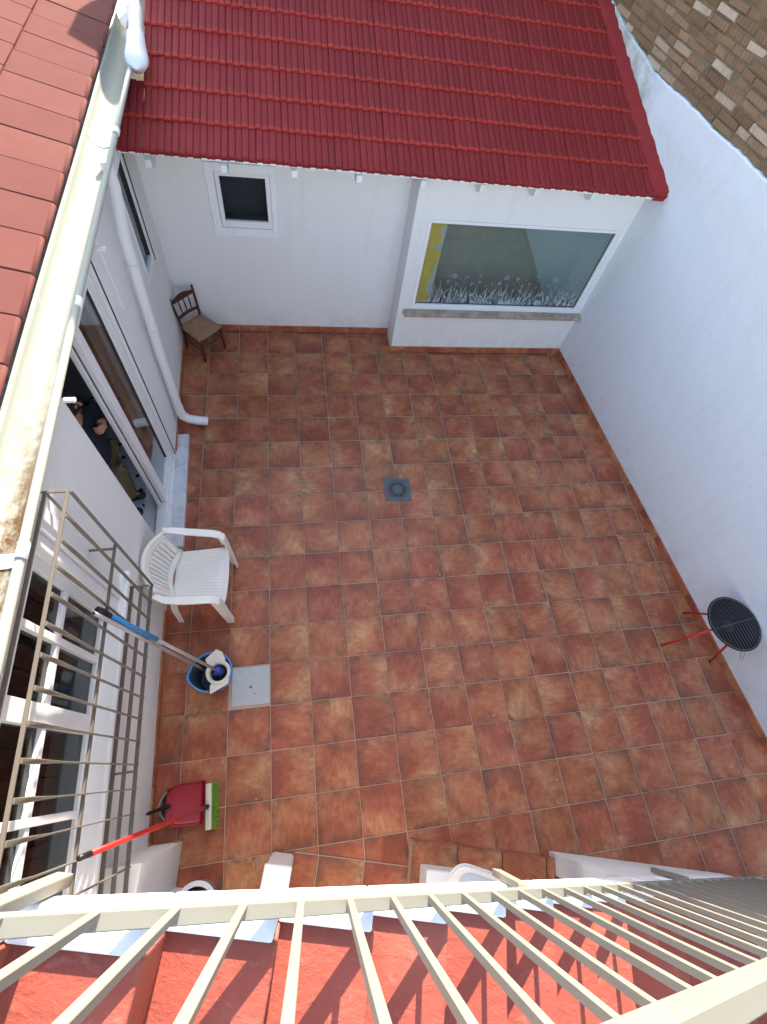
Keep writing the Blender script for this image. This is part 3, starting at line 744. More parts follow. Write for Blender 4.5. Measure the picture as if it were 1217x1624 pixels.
# ================================================================== LEFT HOUSE
HA = math.atan(0.0256)
ho = thing('house', 'white house with sliding glass door, barred window and clay tile edge', 'building', (-.288, 0, 0), HA)
D0, D1 = -2.60, -1.49
mb = MB(); holed_wall(mb, 'x', -.24, 0, -6.4, .70, -.05, 2.36, [(D0, D1, .06, 2.17), (-.42, -.02, 1.18, 2.10), (-5.05, -3.44, 1.14, 2.12)])
mb.box(-.24, -.001, .70, 4.0, 1.9, 2.36)
mb.build('wall', M['plaster'], ho, bevel=.006)
skirt(ho, (0, D0 - .62, 0), (0, -6.0, 0), (1, 0), start=-.1)
skirt(ho, (0, -1.45, 0), (0, .38, 0), (1, 0), start=0)
# room
mb = MB(); mb.box(-3.4, -.241, -6.4, 1.2, .02, .10)
mb.build('room_floor', M['room_floor'], ho)
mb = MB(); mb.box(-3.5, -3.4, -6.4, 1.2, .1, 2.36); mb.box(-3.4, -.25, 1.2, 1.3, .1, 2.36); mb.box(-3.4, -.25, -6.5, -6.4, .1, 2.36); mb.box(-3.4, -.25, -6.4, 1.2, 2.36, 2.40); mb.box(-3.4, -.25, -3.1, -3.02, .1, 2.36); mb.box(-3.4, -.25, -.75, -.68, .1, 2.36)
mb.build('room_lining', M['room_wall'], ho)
MB().box(-.005, .118, -2.52, -1.235, -.02, .055).build('threshold', M['marble'], ho, bevel=.006)
MB().box(-.24, -.0055, D0 + .002, D1 - .002, -.02, .0595).build('threshold', M['marble'], ho)
# sliding door
d = MB(); zb, zt = .0602, 2.168
for (y0, y1) in ((D1 - .055, D1 - .001), (D0 + .001, D0 + .05)): d.box(-.115, -.03, y0, y1, zb, zt)
d.box(-.115, -.03, D0 + .05, D1 - .055, zt - .05, zt); d.box(-.115, -.03, D0 + .05, D1 - .055, zb, zb + .05)
door = d.build('sliding_door', M['pvc'], ho, bevel=.004)
s_ = MB(); ya, yb = -2.075, D1 - .058
s_.box(-.075, -.035, ya, ya + .095, zb + .052, zt - .052); s_.box(-.075, -.035, yb - .06, yb, zb + .052, zt - .052)
s_.box(-.075, -.035, ya + .095, yb - .06, zb + .052, zb + .13); s_.box(-.075, -.035, ya + .095, yb - .06, zt - .12, zt - .052)
s_.build('sash', M['pvc'], door, bevel=.005)
MB().box(-.058, -.052, ya + .095, yb - .06, zb + .13, zt - .12).build('pane', M['glass_door'], door)
g_ = MB(); g_.box(-.066, -.044, ya + .0952, ya + .104, zb + .131, zt - .121); g_.box(-.066, -.044, yb - .070, yb - .0602, zb + .131, zt - .121); g_.box(-.105, -.077, ya - .012, ya - .001, zb + .053, zt - .053)
g_.build('gasket', M['gasket'], door)
s_ = MB(); s_.box(-.112, -.079, ya - .03, ya + .04, zb + .052, zt - .052); s_.box(-.112, -.079, yb - .06, yb, zb + .052, zt - .052)
s_.box(-.112, -.079, ya + .04, yb - .06, zb + .052, zb + .13); s_.box(-.112, -.079, ya + .04, yb - .06, zt - .12, zt - .052)
s_.build('sash', M['pvc'], door, bevel=.005)
MB().box(-.004, .004, D1 - .001, D1 + .006, .06, 2.19).build('casing_seal', M['gasket'], ho)
# little high window beside the corner
w1 = MB(); y0, y1, z0, z1 = -.42, -.02, 1.18, 2.10
for (a, b_) in ((y0 + .001, y0 + .045), (y1 - .045, y1 - .001)): w1.box(-.07, .004, a, b_, z0 + .001, z1 - .001)
w1.box(-.07, .004, y0 + .045, y1 - .045, z0 + .001, z0 + .06); w1.box(-.07, .004, y0 + .045, y1 - .045, z1 - .05, z1 - .001)
w1o = w1.build('small_window', M['pvc'], ho, bevel=.004)
MB().box(-.035, -.029, y0 + .045, y1 - .045, z0 + .06, z1 - .05).build('pane', M['glass_dark'], w1o)
g_ = MB(); g_.box(-.028, -.01, y0 + .0455, y0 + .054, z0 + .061, z1 - .051); g_.box(-.028, -.01, y1 - .054, y1 - .0455, z0 + .061, z1 - .051)
g_.box(.0045, .012, y1 - .003, y1 + .004, z0 - .02, z1); g_.build('gasket', M['gasket'], w1o)
# large window: casing mouldings, mullions, panes, sill
Y0, Y1, Z0, Z1 = -5.05, -3.44, 1.14, 2.12
cs = MB()
for i, (a, b_) in enumerate(((0.0, .022), (.07, .034), (.13, .020), (.20, .012))):
    nx = (.07, .13, .20, .27)[i] - .004
    cs.box(.0005, b_, Y1 + a, Y1 + nx, Z0 - .02, Z1 + .08); 
cs.box(.0005, .03, Y0, Y1, Z1, Z1 + .08)
cs.build('window_casing', M['pvc'], ho, bevel=.006)
si = MB(); si.prism([(-.04, Z0 + .002), (.055, Z0 - .004), (.068, Z0 - .02), (.066, Z0 - .05), (.045, Z0 - .07), (.045, Z0 - .105), (.028, Z0 - .12), (.028, Z0 - .16), (.0005, Z0 - .18), (.0005, Z0 - .03), (-.04, Z0 - .03)], Y0 - .05, Y1 + .262, 'y')
auto(si.build('window_sill', M['pvc'], ho, bevel=.004), 35)
wf = MB(); px0, px1 = -.085, -.03
for (a, b_) in ((Y0, Y0 + .06), (Y1 - .06, Y1)): wf.box(px0, px1, a + .001, b_ - .001, Z0 + .003, Z1 - .001)
wf.box(px0, px1, Y0 + .06, Y1 - .06, Z0 + .003, Z0 + .065); wf.box(px0, px1, Y0 + .06, Y1 - .06, Z1 - .06, Z1 - .001)
wo = wf.build('window', M['pvc'], ho, bevel=.004)
mu = MB(); ML = (-3.755, -4.10, -4.515)
for yy, hw in ((ML[0], .018), (ML[1], .048), (ML[2], .018)): mu.box(-.078, -.024, yy - hw, yy + hw, Z0 + .066, Z1 - .061)
segs = [(Y1 - .061, ML[0] + .0185), (ML[0] - .0185, ML[1] + .0485), (ML[1] - .0485, ML[2] + .0185), (ML[2] - .0185, Y0 + .061)]
for a, b_ in segs: mu.box(-.074, -.028, b_, a, 1.675 - .018, 1.675 + .018)
mu.build('glazing_bar', M['pvc'], wo, bevel=.003)
for a, b_ in segs:
    for zz in ((Z0 + .066, 1.656), (1.694, Z1 - .061)): MB().box(-.056, -.051, b_, a, *zz).build('pane', M['glass'], wo)
# grille
GP = .15; GY0, GY1, GZ0, GZ1 = -5.2, -3.225, .945, 2.205
gl = MB(); gl.box(.050, .066, GY0, GY1 + .006, GZ1 - .004, GZ1 + .004); gl.build('window_grille', M['grille_metal'], ho)
grl = ho.children[-1]
def bar(mb, name='bar'): return mb.build(name, M['grille_metal'], grl, bevel=.0015, seg=1)
bar(MB().box(GP - .008, GP + .008, GY0, GY1 + .006, GZ1 - .0042, GZ1 + .0042), 'rail')
bar(MB().box(GP - .0045, GP + .0045, GY0, GY1, 1.62 - .013, 1.62 + .013), 'rail')
for p in (GP, .088, .028): bar(MB().box(p - .011, p + .011, GY0, GY1, GZ0 - .0045, GZ0 + .0045), 'rail')
for yy in (GY1, -4.35):
    bar(MB().box(-.002, GP - .011, yy - .006, yy + .006, GZ0 + .0046, GZ0 + .0136), 'tie')
bar(MB().box(.0665, GP - .008, GY1 - .006, GY1 + .006, GZ1 - .0035, GZ1 + .0035), 'tie')
bar(MB().box(-.002, GP - .005, GY1 - .03, GY1 - .018, 1.614, 1.626), 'tie'); bar(MB().box(-.002, .0499, GY1 - .004, GY1 + .006, GZ1 - .003, GZ1 + .003), 'tie')
for k in range(17):
    yy = GY1 - k * .1215
    if yy < GY0: break
    m_ = MB()
    # flat bar with a twist along its length
    pts = []; sides = []
    for i in range(13):
        t = i / 12; pts.append((GP + .0095, yy, GZ0 + .0046 + t * (GZ1 - GZ0 - .009)))
        a = math.pi * (0 if k in (0,) else min(1, max(0, (t - .80) / .14)) * .5)
        sides.append((math.sin(a) * .0 + math.cos(a), math.sin(a), 0))
    m_.ribbon(pts, .020, .006, sides)
    bar(m_, 'bar')
# far end panel of the grille
for p in (.088, .058): bar(MB().box(p - .008, p + .008, GY1 - .003, GY1 + .003, GZ0 + .005, GZ1 - .005) if p < .06 else MB().box(p - .004, p + .004, GY1 - .003, GY1 + .003, GZ0 + .005, GZ0 + .006), 'bar')
# downpipe
dp = MB(); pts = [(.10, -.84, 2.40), (.105, -.86, 2.25), (.075, -.92, 1.95), (.062, -1.03, 1.0), (.06, -1.075, .33)]
dp.tube(pts, .041, 20)
el = [(.06, -1.075, .34), (.061, -1.077, .22), (.075, -1.079, .155), (.12, -1.08, .105), (.20, -1.08, .078), (.305, -1.08, .058)]
dpo = auto(dp.build('downpipe', M['pvc_pipe'], ho), 50)
auto(MB().tube(el, [.046, .046, .046, .045, .045, .045], 20, cap=False).tube(list(reversed(el)), .039, 20, cap=False).build('elbow', M['pvc_pipe'], dpo), 60)
MB().lathe([(.0, 0), (.040, 0)], 20).build('pipe_mouth', M['gasket'], dpo, (.292, -1.08, .06), (0, R_(82), 0))
for t in (1.75, 1.2): 
    yb_ = -1.03 + (t - 1.0) * .11; pb = .062 + (t - 1.0) * .0135
    auto(MB().lathe([(.0425, -.012), (.0455, -.012), (.0455, .012), (.0425, .012)], 20).build('pipe_clip', M['pvc_pipe'], dpo, (pb, yb_, t)), 40)
MB().box(.0005, .014, -1.30, -1.285, 1.62, 2.345).build('cable_trunking', M['pvc_pipe'], ho, rot=(0, 0, 0), bevel=.002)
# gutter trough
gm = MB(); GC, GR = .045, .082; gz = 2.425
prof = [(-GR - .004, gz + .035), (-GR, gz)]
for i in range(1, 12):
    a = math.pi + math.pi * i / 12; prof.append((GR * math.cos(a), gz + GR * .98 * math.sin(a)))
prof += [(GR, gz), (GR + .004, gz + .004)]
for i in range(7):
    a = math.pi - i * math.pi * 1.5 / 6; prof.append((GR + .018 + .017 * math.cos(a), gz + .006 + .017 * math.sin(a)))
vs = []; fs = []; gys = [-4.6 + i * .22 for i in range(28)]
for y in gys:
    for (a, z_) in prof: vs.append((GC + a, y, z_ + .003 * math.sin(y * 2.1)))
k = len(prof)
for i in range(len(gys) - 1):
    for j in range(k - 1): fs.append((i * k + j, (i + 1) * k + j, (i + 1) * k + j + 1, i * k + j + 1))
go = auto(gm.add(vs, fs).build('gutter', M['gutter'], ho), 60)
sol = go.modifiers.new('wall', 'SOLIDIFY'); sol.thickness = .003; sol.offset = 0
for y in (-.55, -2.25, -3.62):       # joint collars
    c_ = MB(); vs = []; fs = []
    pp = [(a * 1.05, (z_ - gz) * 1.05 + gz) for a, z_ in prof[1:]]
    for yy in (y - .032, y - .026, y + .026, y + .032):
        e = 1.0 if abs(yy - y) < .03 else .96
        for (a, z_) in pp: vs.append((GC + a * e, yy, gz + (z_ - gz) * e + .001))
    k2 = len(pp)
    for i in range(3):
        for j in range(k2 - 1): fs.append((i * k2 + j, (i + 1) * k2 + j, (i + 1) * k2 + j + 1, i * k2 + j + 1))
    co = auto(c_.add(vs, fs).build('joint_collar', M['pvc_pipe'], go), 60); s2 = co.modifiers.new('wall', 'SOLIDIFY'); s2.thickness = .004; s2.offset = 1
for y in (-1.62, -2.78):             # hooks under the lip
    MB().box(GC + .06, GC + .118, y - .012, y + .012, 2.30, 2.318).build('gutter_hook', M['pvc_pipe'], go, bevel=.004)
auto(MB().lathe([(0, .004), (.016, .004), (.022, 0)], 14).build('rust_bolt', M['rust'], go, (GC + .058, -2.52, 2.372), (0, R_(-48), 0)), 30)
for (yy, a) in ((-.62, .062), (-1.12, .064), (-1.52, .066)):
    MB().lathe([(0, .002), (.013, .002), (.018, 0)], 10).build('rust_spot', M['rust'], go, (GC + a, yy, 2.378), (0, R_(-50), 0))
# lumpy white seal where the gutter meets the annex roof
sv = MB(); vs = []; fs = []; nr, na = 16, 18
for i in range(nr + 1):
    t = i / nr; y = .37 + .95 * t ** 1.1
    r = .082 * math.sqrt(max(0.0, 1 - (1 - min(1, t / .20)) ** 2.6)) if t < .20 else .082 * (1 - .66 * ((t - .20) / .80) ** 1.1)
    r = r + .003 + (.012 * math.sin(9 * t) if t > .55 else 0)
    for j in range(na):
        a = 2 * math.pi * j / na
        lump = 1 + .035 * math.sin(3 * a + i * .6) + .03 * math.sin(i * .9 + 2 * a)
        vs.append((.200 - .065 * t + r * lump * math.cos(a), y, 2.44 + .10 * t + r * .75 * lump * math.sin(a)))
for i in range(nr):
    for j in range(na): fs.append((i * na + j, i * na + (j + 1) % na, (i + 1) * na + (j + 1) % na, (i + 1) * na + j))
sv.add(vs, fs).build('white_seal', M['pvc_pipe'], ho, smooth=True)
# clay edge tiles of the house roof
SL = R_(15); ct_l = .46
def coping_me(first):
    w = .294; vs = []; fs = []
    prf = [(.008, -.040), (.016, -.034), (.021, -.022), (.020, -.008), (.012, .001), (0, .004), (-.03, .004), (-ct_l, .0), (-ct_l, -.03), (-.03, -.03)] if first else [(.0, -.028), (.003, -.01), (0, .0), (-.02, .003), (-ct_l, .0), (-ct_l, -.03), (-.03, -.03)]
    k = len(prf)
    for (yy, dz) in ((-w / 2, -.004), (-w / 2 + .003, 0), (w / 2 - .003, .002), (w / 2, -.002)):
        for (a, z_) in prf: vs.append((a, yy, z_ + dz * .8))
    for i in range(3):
        for j in range(k): fs.append((i * k + j, i * k + (j + 1) % k, (i + 1) * k + (j + 1) % k, (i + 1) * k + j))
    fs += [tuple(range(k)), tuple(3 * k + j for j in range(k - 1, -1, -1))]
    me = MB().add(vs, fs).mesh('coping_tile', M['coping'])
    me.polygons.foreach_set('use_smooth', [True] * len(me.polygons))
    try: me.set_sharp_from_angle(angle=R_(38))
    except Exception: pass
    return me
c1, c2 = coping_me(True), coping_me(False)
rfh = MB().add([(-.10, -4.7, 2.44), (-.10, 3.6, 2.44), (-2.5, 3.6, 3.08), (-2.5, -4.7, 3.08)], [(0, 1, 2, 3)]).build('roof', M['coping'], ho)
for k in range(-6, 13):
    y = -2.31 + k * .302
    o = link('coping_tile', c1, rfh, (-.045 + random.uniform(-.003, .003), y, 2.522 + (.003 if k % 2 else 0) + random.uniform(-.001, .002))); o.rotation_euler = (0, SL, random.uniform(-.006, .006))
    for c in (1, 2):
        o = link('coping_tile', c2, rfh, (-.045 - c * (ct_l - .03) * math.cos(SL), y + .03, 2.525 + .012 + c * (ct_l - .03) * math.sin(SL))); o.rotation_euler = (0, SL, random.uniform(-.006, .006))

# ================================================================== STAIRCASE AND RAILING
st = thing('staircase', 'outdoor staircase with red painted treads and white stepped kerb', 'staircase', (SP.x, SP.y, 0), STA)
G = .272; RI = .1975
def rz(a): return 2.925 - .726 * a
for j in range(-4, 12):
    a = .354 + G * j; zc = 2.44 - RI * j; zt_ = zc - .026
    b = MB(); dx = .0
    b.add([(a, -1.05, zt_), (a + G + .012, -1.05, zt_), (a + G + .012, -.0905, zt_), (a, -.0905, zt_),
           (a, -1.05, zt_ - RI - .06), (a + G + .008, -1.05, zt_ - RI - .06), (a + G + .008, -.0905, zt_ - RI - .06), (a, -.0905, zt_ - RI - .06)],
          [(0, 1, 2, 3), (7, 6, 5, 4), (0, 4, 5, 1), (1, 5, 6, 2), (2, 6, 7, 3), (3, 7, 4, 0)])
    b.build('step', M['step'], st, (0, 0, 0), bevel=.010, seg=3)
    k_ = MB().prism([(a, zc), (a + G - .0005, zc), (a + G - .0005, max(-.02, rz(a + G) - .274)), (a, max(-.02, rz(a) - .274))], -.090, -.020, 'y')
    k_.build('kerb_step', M['plaster_bright'], st, bevel=.007)
# soffit slab and closing wall under the lower flight
so = MB(); so.prism([(-.95, rz(-.95) - .262), (3.62, .036), (3.7, 0.0), (3.7, -.02), (3.3, -.02), (-.95, rz(-.95) - .42)], -1.05, -.0925, 'y'); so.build('soffit', M['plaster'], st)
cw = MB(); cw.prism([(2.243, 0.0), (2.243, rz(2.243) - .276), (3.63, .01), (3.64, .0)], -.16, -.0225, 'y'); cw.build('closing_wall', M['plaster'], st, bevel=.004)
bk = MB().box(-.6, 3.9, -1.16, -1.06, 0, 1.9); bk.build('back_wall', M['plaster'], st)

ra = thing('stair_railing', 'beige metal stair railing with thin square balusters', 'railing', (SP.x, SP.y, 0), STA)
D_a = .1359
br_ = MB(); br_.obox((-1.2, -.0175, rz(-1.2) - .014), (3.9, -.0175, rz(3.9) - .014), .036, .026); br_.build('bottom_rail', M['beige_metal'], ra, bevel=.003)
hr = MB(); hr.obox((-1.2, -.010, rz(-1.2) + 1.0), (3.9, -.010, rz(3.9) + 1.0), .052, .058); hr.build('handrail', M['beige_metal'], ra, bevel=.004)
bal = MB().box(-.0095, .0095, -.0095, .0095, -.004, .978).mesh('baluster', M['beige_metal'])
for i in range(-7, 28):
    a = D_a * i; o = link('baluster', bal, ra, (a, -.0105, rz(a)), bevel=.0015, seg=1)
    o.rotation_euler = (random.uniform(-.003, .003), random.uniform(-.003, .003), 0)
for a in (-.165, 1.262, 2.66):
    MB().box(a - .02, a + .02, -.0155, .012, max(.0, rz(a) - .345), rz(a) - .03).build('post', M['beige_metal'], ra, bevel=.003)

# raised tiled plinth and tiled strip below the stairs (own grid, turned with the stairs)
pl = thing('tiled_plinth', 'low raised plinth of terracotta tiles under the stairs', 'plinth', (SP.x, SP.y, 0), STA)
MB().box(1.17, 2.235, -1.0, -.055, 0.0, .098).build('plinth_body', M['grout'], pl)
for i in range(4):
    for j in range(2):
        o = link('tile', tile_me, pl, (1.17 + (i + .5) * .335 if i < 3 else 2.205, -.222 - j * .335, .118))
        if i == 3: o.scale = (.18, 1, 1)
for i in range(4):
    o = link('tile', tile_me, pl, (1.335 + i * .335 if i < 3 else 2.205, -.0505, -.048)); o.rotation_euler = (R_(-90), 0, 0)
    if i == 3: o.scale = (.18, 1, 1)
    o.location.z = -.05
strip = struct(MB().box(.35, 1.168, -1.0, -.225, -.01, .008).build('under_stair_floor', M['grout'], None, (SP.x, SP.y, 0), (0, 0, STA)))
for i in range(3, 6):
    for j in range(2):
        link('tile', tile_me, strip, (-.48 + i * .333 - .166, -.395 - j * .333, .014))

# things stored under the stairs
wb = thing('white_pier', 'white masonry pier standing against the house wall under the stairs', 'pier', (0, 0, 0))
pp = MB().prism([(-.24, -4.79), (.046, -4.79), (.02, -5.05), (.35, -5.12), (.35, -5.5), (-.24, -5.5)], 0, .92, 'z'); pp.build('pier_body', M['plaster'], wb, bevel=.006)
MB().box(.008, .052, 0, .012, 0, .075).build('skirting_strip', M['skirting'], wb, (0, -4.789, 0))
ca = thing('storage_cabinet', 'narrow white plastic cabinet on the tiled floor under the stairs', 'cabinet', (SP.x, SP.y, 0), STA)
MB().box(.185, .345, -.62, -.235, .016, .545).build('cabinet_body', M['pvc'], ca, bevel=.025, seg=4)
MB().box(.180, .350, -.63, -.230, .546, .575).build('cabinet_lid', M['pvc'], ca, bevel=.012, seg=3)
tb = thing('round_tub', 'round pale plastic tub half hidden behind the stair kerb', 'tub', (.225, -5.02, 0))
tb.location = (.20, -4.86, 0)
auto(MB().lathe([(0, .004), (.085, .004), (.095, .02), (.112, .25), (.124, .255), (.124, .262), (.104, .262), (.100, .25), (.088, .03), (0, .03)], 32).build('tub_body', M['grey_plastic'], tb), 40)
auto(MB().lathe([(.100, .263), (.126, .263), (.127, .258), (.128, .270), (.098, .270), (.098, .263)], 32).build('rim', M['pvc'], tb), 40)
tb.location = (.205, -5.125, 0.0)
wm = thing('laundry_box', 'pale grey box standing on the tiled plinth under the stairs', 'box', (SP.x, SP.y, 0), STA)
MB().box(1.235, 1.62, -.62, -.185, .119, .36).build('box_body', M['pvc'], wm, bevel=.015, seg=3)
ib = thing('ironing_board', 'folded white ironing board with blue cover leaning above the plinth', 'ironing board', (1.80, -5.135, .62), STA - R_(10))
def board(hw, z0, z1, x0=0, ln=1.0):
    pts = [];
    for i in range(13):
        a = math.pi / 2 + math.pi * i / 12; pts.append((x0 + hw * .95 + hw * .95 * math.cos(a) * (1.0), hw * math.sin(a)))
    pts = [(x0 + ln, hw)] + pts + [(x0 + ln, -hw)]
    return MB().prism(pts, z0, z1, 'z')
IR = (R_(34), R_(10), 0)
board(.088, 0, .016).build('board', M['pvc'], ib, (0, 0, 0), IR, bevel=.005)
board(.062, .0165, .020, .05, .93).build('cover', M['ironing_blue'], ib, (0, 0, 0), IR, bevel=.004)
board(.094, -.012, -.001, -.008, 1.0).build('rim', M['plastic_white'], ib, (0, 0, 0), IR, bevel=.004)
MB().tube([(.15, .04, -.03), (.80, .02, -.62)], .009, 8).build('leg', M['steel'], ib)
MB().tube([(.55, -.06, -.20), (.60, -.10, -.505)], .009, 8).build('leg', M['steel'], ib)

# ================================================================== PLASTIC ARMCHAIR
pc = thing('plastic_armchair', 'white moulded plastic armchair with its back to the house wall', 'chair', (.10, -2.965, 0), R_(-2))
# seat with ribs along its depth
vs = []; fs = []; nx, ny = 12, 97
def seat_h(u, w): # u 0 back..1 front, w -1..1
    return .418 + .020 * u - .022 * (1 - w * w) * (1 - .5 * u) - .045 * max(0, (u - .86) / .14) ** 2 + .012 * max(0, abs(w) - .85) / .15
for i in range(nx):
    u = i / (nx - 1)
    for j in range(ny):
        w = -1 + 2 * j / (ny - 1)
        hwid = .195 + .030 * u
        rib = .0026 * (1 if (j // 3) % 2 == 0 else 0) * (1 if .10 < u < .93 and abs(w) < .86 else 0)
        xx = -.155 + .405 * u + .012 * (1 - w * w) * (1 if u > .9 else 0)
        vs.append((xx, w * hwid, seat_h(u, w) + rib))
for i in range(nx - 1):
    for j in range(ny - 1): fs.append((i * ny + j, i * ny + j + 1, (i + 1) * ny + j + 1, (i + 1) * ny + j))
so_ = MB().add(vs, fs).build('seat', M['plastic_white'], pc); s2 = so_.modifiers.new('th', 'SOLIDIFY'); s2.thickness = .012; s2.offset = -1
MB().box(-.035, -.012, -.004, .002, .4035, .4045).build('drain_slot', M['gasket'], pc)
# backrest: curved shell lower band, slats, upper band
def back_pt(t, s):   # t 0 bottom .. 1 top ; s -1..1 across
    z_ = .425 + t * .375
    x_ = -.165 - .115 * max(t, 0) ** 1.1 + (.055 + .035 * t) * s * s
    return (x_, s * (.200 + .040 * t), z_ - .05 * s * s * t)
def back_patch(t0, t1, s0, s1, nt_, ns_, name):
    vs = []; fs = []
    for i in range(nt_ + 1):
        for j in range(ns_ + 1):
            t = t0 + (t1 - t0) * i / nt_; s = s0 + (s1 - s0) * j / ns_; vs.append(back_pt(t, s))
    for i in range(nt_):
        for j in range(ns_): fs.append((i * (ns_ + 1) + j, i * (ns_ + 1) + j + 1, (i + 1) * (ns_ + 1) + j + 1, (i + 1) * (ns_ + 1) + j))
    o = MB().add(vs, fs).build(name, M['plastic_white'], pc, smooth=True); q = o.modifiers.new('th', 'SOLIDIFY'); q.thickness = .009; q.offset = 0
    return o
back_patch(-.02, .20, -1, 1, 3, 20, 'back_lower_band'); back_patch(.80, 1.0, -1, 1, 4, 20, 'back_upper_band')
nsl = 10
for k in range(nsl):
    c0 = -.80 + 1.6 * k / nsl; back_patch(.19, .81, c0 + .018, c0 + 1.6 / nsl - .018, 8, 2, 'back_slat')
back_patch(.19, .81, -1, -.80 - .005, 8, 2, 'back_slat'); back_patch(.19, .81, .80 + .005, 1, 8, 2, 'back_slat')
top = [back_pt(1.0, -1 + 2 * i / 24) for i in range(25)]
auto(MB().ribbon(top, .030, .016, (1, 0, .2)).build('top_rim', M['plastic_white'], pc), 50)
for s in (-1, 1):
    arm = [back_pt(.93, s * .93), (-.195, s * .262, .735), (-.13, s * .283, .690), (-.04, s * .284, .662), (.06, s * .280, .648), (.15, s * .275, .640), (.205, s * .270, .622), (.235, s * .266, .575)]
    side = [(0, 1, 0)] * len(arm)
    auto(MB().ribbon(arm, [.035, .045, .052, .056, .058, .058, .058, .058], .022, side).build('armrest', M['plastic_white'], pc), 60)
    lg = [(.228, s * .267, .60), (.243, s * .264, .44), (.250, s * .262, .25), (.262, s * .256, .0)]
    m_ = MB(); m_.ribbon(lg, [.066, .072, .062, .046], .012, [(0, 1, 0)] * 4); m_.ribbon([(p[0] - .024, p[1] + s * .018, p[2]) for p in lg], [.052, .056, .050, .040], .010, [(1, 0, 0)] * 4)
    auto(m_.build('leg', M['plastic_white'], pc), 50)
    rl = [(-.150, s * .205, .46), (-.170, s * .218, .30), (-.185, s * .232, .0)]
    m_ = MB(); m_.ribbon(rl, [.060, .056, .042], .012, [(0, 1, 0)] * 3); m_.ribbon([(p[0] + .02, p[1] + s * .016, p[2]) for p in rl], [.05, .046, .036], .010, [(1, 0, 0)] * 3)
    auto(m_.build('leg', M['plastic_white'], pc), 50)
    auto(MB().ribbon([(-.16, s * .198, .428), (.02, s * .215, .425), (.24, s * .232, .435)], .026, .014, (0, 1, 0)).build('seat_rim', M['plastic_white'], pc), 50)

# ================================================================== WOODEN CHAIR
wc = thing('wooden_chair', 'small dark wooden chair with woven rush seat in the patio corner', 'chair', (-.053, .074, 0), R_(-43))
# local: +x front, back at -x ; half size
hs_ = .14
fl_ = [(.165, -.155), (.165, .155)]; bl_ = [(-.14, -.135), (-.14, .135)]
def leg_turned(x, y, z1, lx=0, ly=0):
    m_ = MB(); pts = []; rs = []
    for (t, r) in ((0, .011), (.08, .014), (.16, .017), (.22, .012), (.26, .017), (.6, .0175), (.85, .0165), (1, .0155)):
        pts.append((x + lx * t, y + ly * t, z1 * t)); rs.append(r)
    return m_.tube(pts, rs, 10)
for (x, y) in fl_: leg_turned(x, y, .315, -.012, -.012 * (1 if y > 0 else -1)).build('leg', M['dark_wood'], wc, smooth=True)
for (x, y) in bl_:
    pts = [(x - .01, y * 1.02, 0), (x, y, .16), (x, y, .30), (x - .02, y * 1.06, .45), (x - .050, y * 1.14, .635), (x - .052, y * 1.145, .65)]
    auto(MB().tube(pts, [.012, .017, .017, .015, .014, .010], 10).build('leg', M['dark_wood'], wc), 40)
vs = []; fs = []; n_ = 14
for i in range(n_ + 1):
    for j in range(n_ + 1):
        u = -1 + 2 * i / n_; w = -1 + 2 * j / n_
        hw = .142 + .020 * (u + 1) / 2
        vs.append((u * .155 + .012, w * hw, .312 - .012 * (1 - max(abs(u), abs(w))) + .006 * (1 - abs(abs(u) - abs(w)))))
for i in range(n_):
    for j in range(n_): fs.append((i * (n_ + 1) + j, i * (n_ + 1) + j + 1, (i + 1) * (n_ + 1) + j + 1, (i + 1) * (n_ + 1) + j))
o = MB().add(vs, fs).build('seat', M['rush'], wc, smooth=True); q = o.modifiers.new('th', 'SOLIDIFY'); q.thickness = .026; q.offset = -1
def bk_pt(y, z_): t = (z_ - .30) / .35; return (-.14 - .050 * t, y * (1 + .10 * t), z_)
def slat(z0, z1f, name):
    vs = []; fs = []; n2 = 12
    for i in range(n2 + 1):
        y = -.142 + .284 * i / n2
        zt1 = z1f(y)
        for dx in (-.009, .009):
            a = bk_pt(y, z0(y)); b_ = bk_pt(y, zt1); vs += [(a[0] + dx, y, a[2]), (b_[0] + dx, y, b_[2])]
    for i in range(n2):
        a = i * 4; b_ = a + 4
        fs += [(a, b_, b_ + 1, a + 1), (a + 2, a + 3, b_ + 3, b_ + 2), (a + 1, b_ + 1, b_ + 3, a + 3), (a, a + 2, b_ + 2, b_)]
    return MB().add(vs, fs).build(name, M['dark_wood'], wc, bevel=.003)
slat(lambda y: .572, lambda y: .604 + .034 * max(0, math.cos(y / .142 * math.pi / 2)) ** 1.5, 'top_rail')
slat(lambda y: .385 + .016 * math.cos(y / .142 * math.pi / 2), lambda y: .410 + .020 * math.cos(y / .142 * math.pi / 2), 'lower_rail')
for y in (-.062, 0, .062):
    a = bk_pt(y, .415); b_ = bk_pt(y, .580)
    MB().tube([a, ((a[0] + b_[0]) / 2, y * 1.06, .50), b_], [.006, .0095, .006], 8).build('spindle', M['dark_wood'], wc, smooth=True)
for s in (-1, 1):
    MB().tube([(.158, s * .152, .15), (-.14, s * .135, .15)], .009, 8).build('stretcher', M['dark_wood'], wc, smooth=True)
for (xa, z_) in ((.160, .19), (-.14, .20)): MB().tube([(xa, -.15, z_), (xa, .15, z_)], .009, 8).build('stretcher', M['dark_wood'], wc, smooth=True)
for s in (-1, 1): MB().tube([(.158, s * .152, .225), (-.14, s * .135, .225)], .009, 8).build('stretcher', M['dark_wood'], wc, smooth=True)

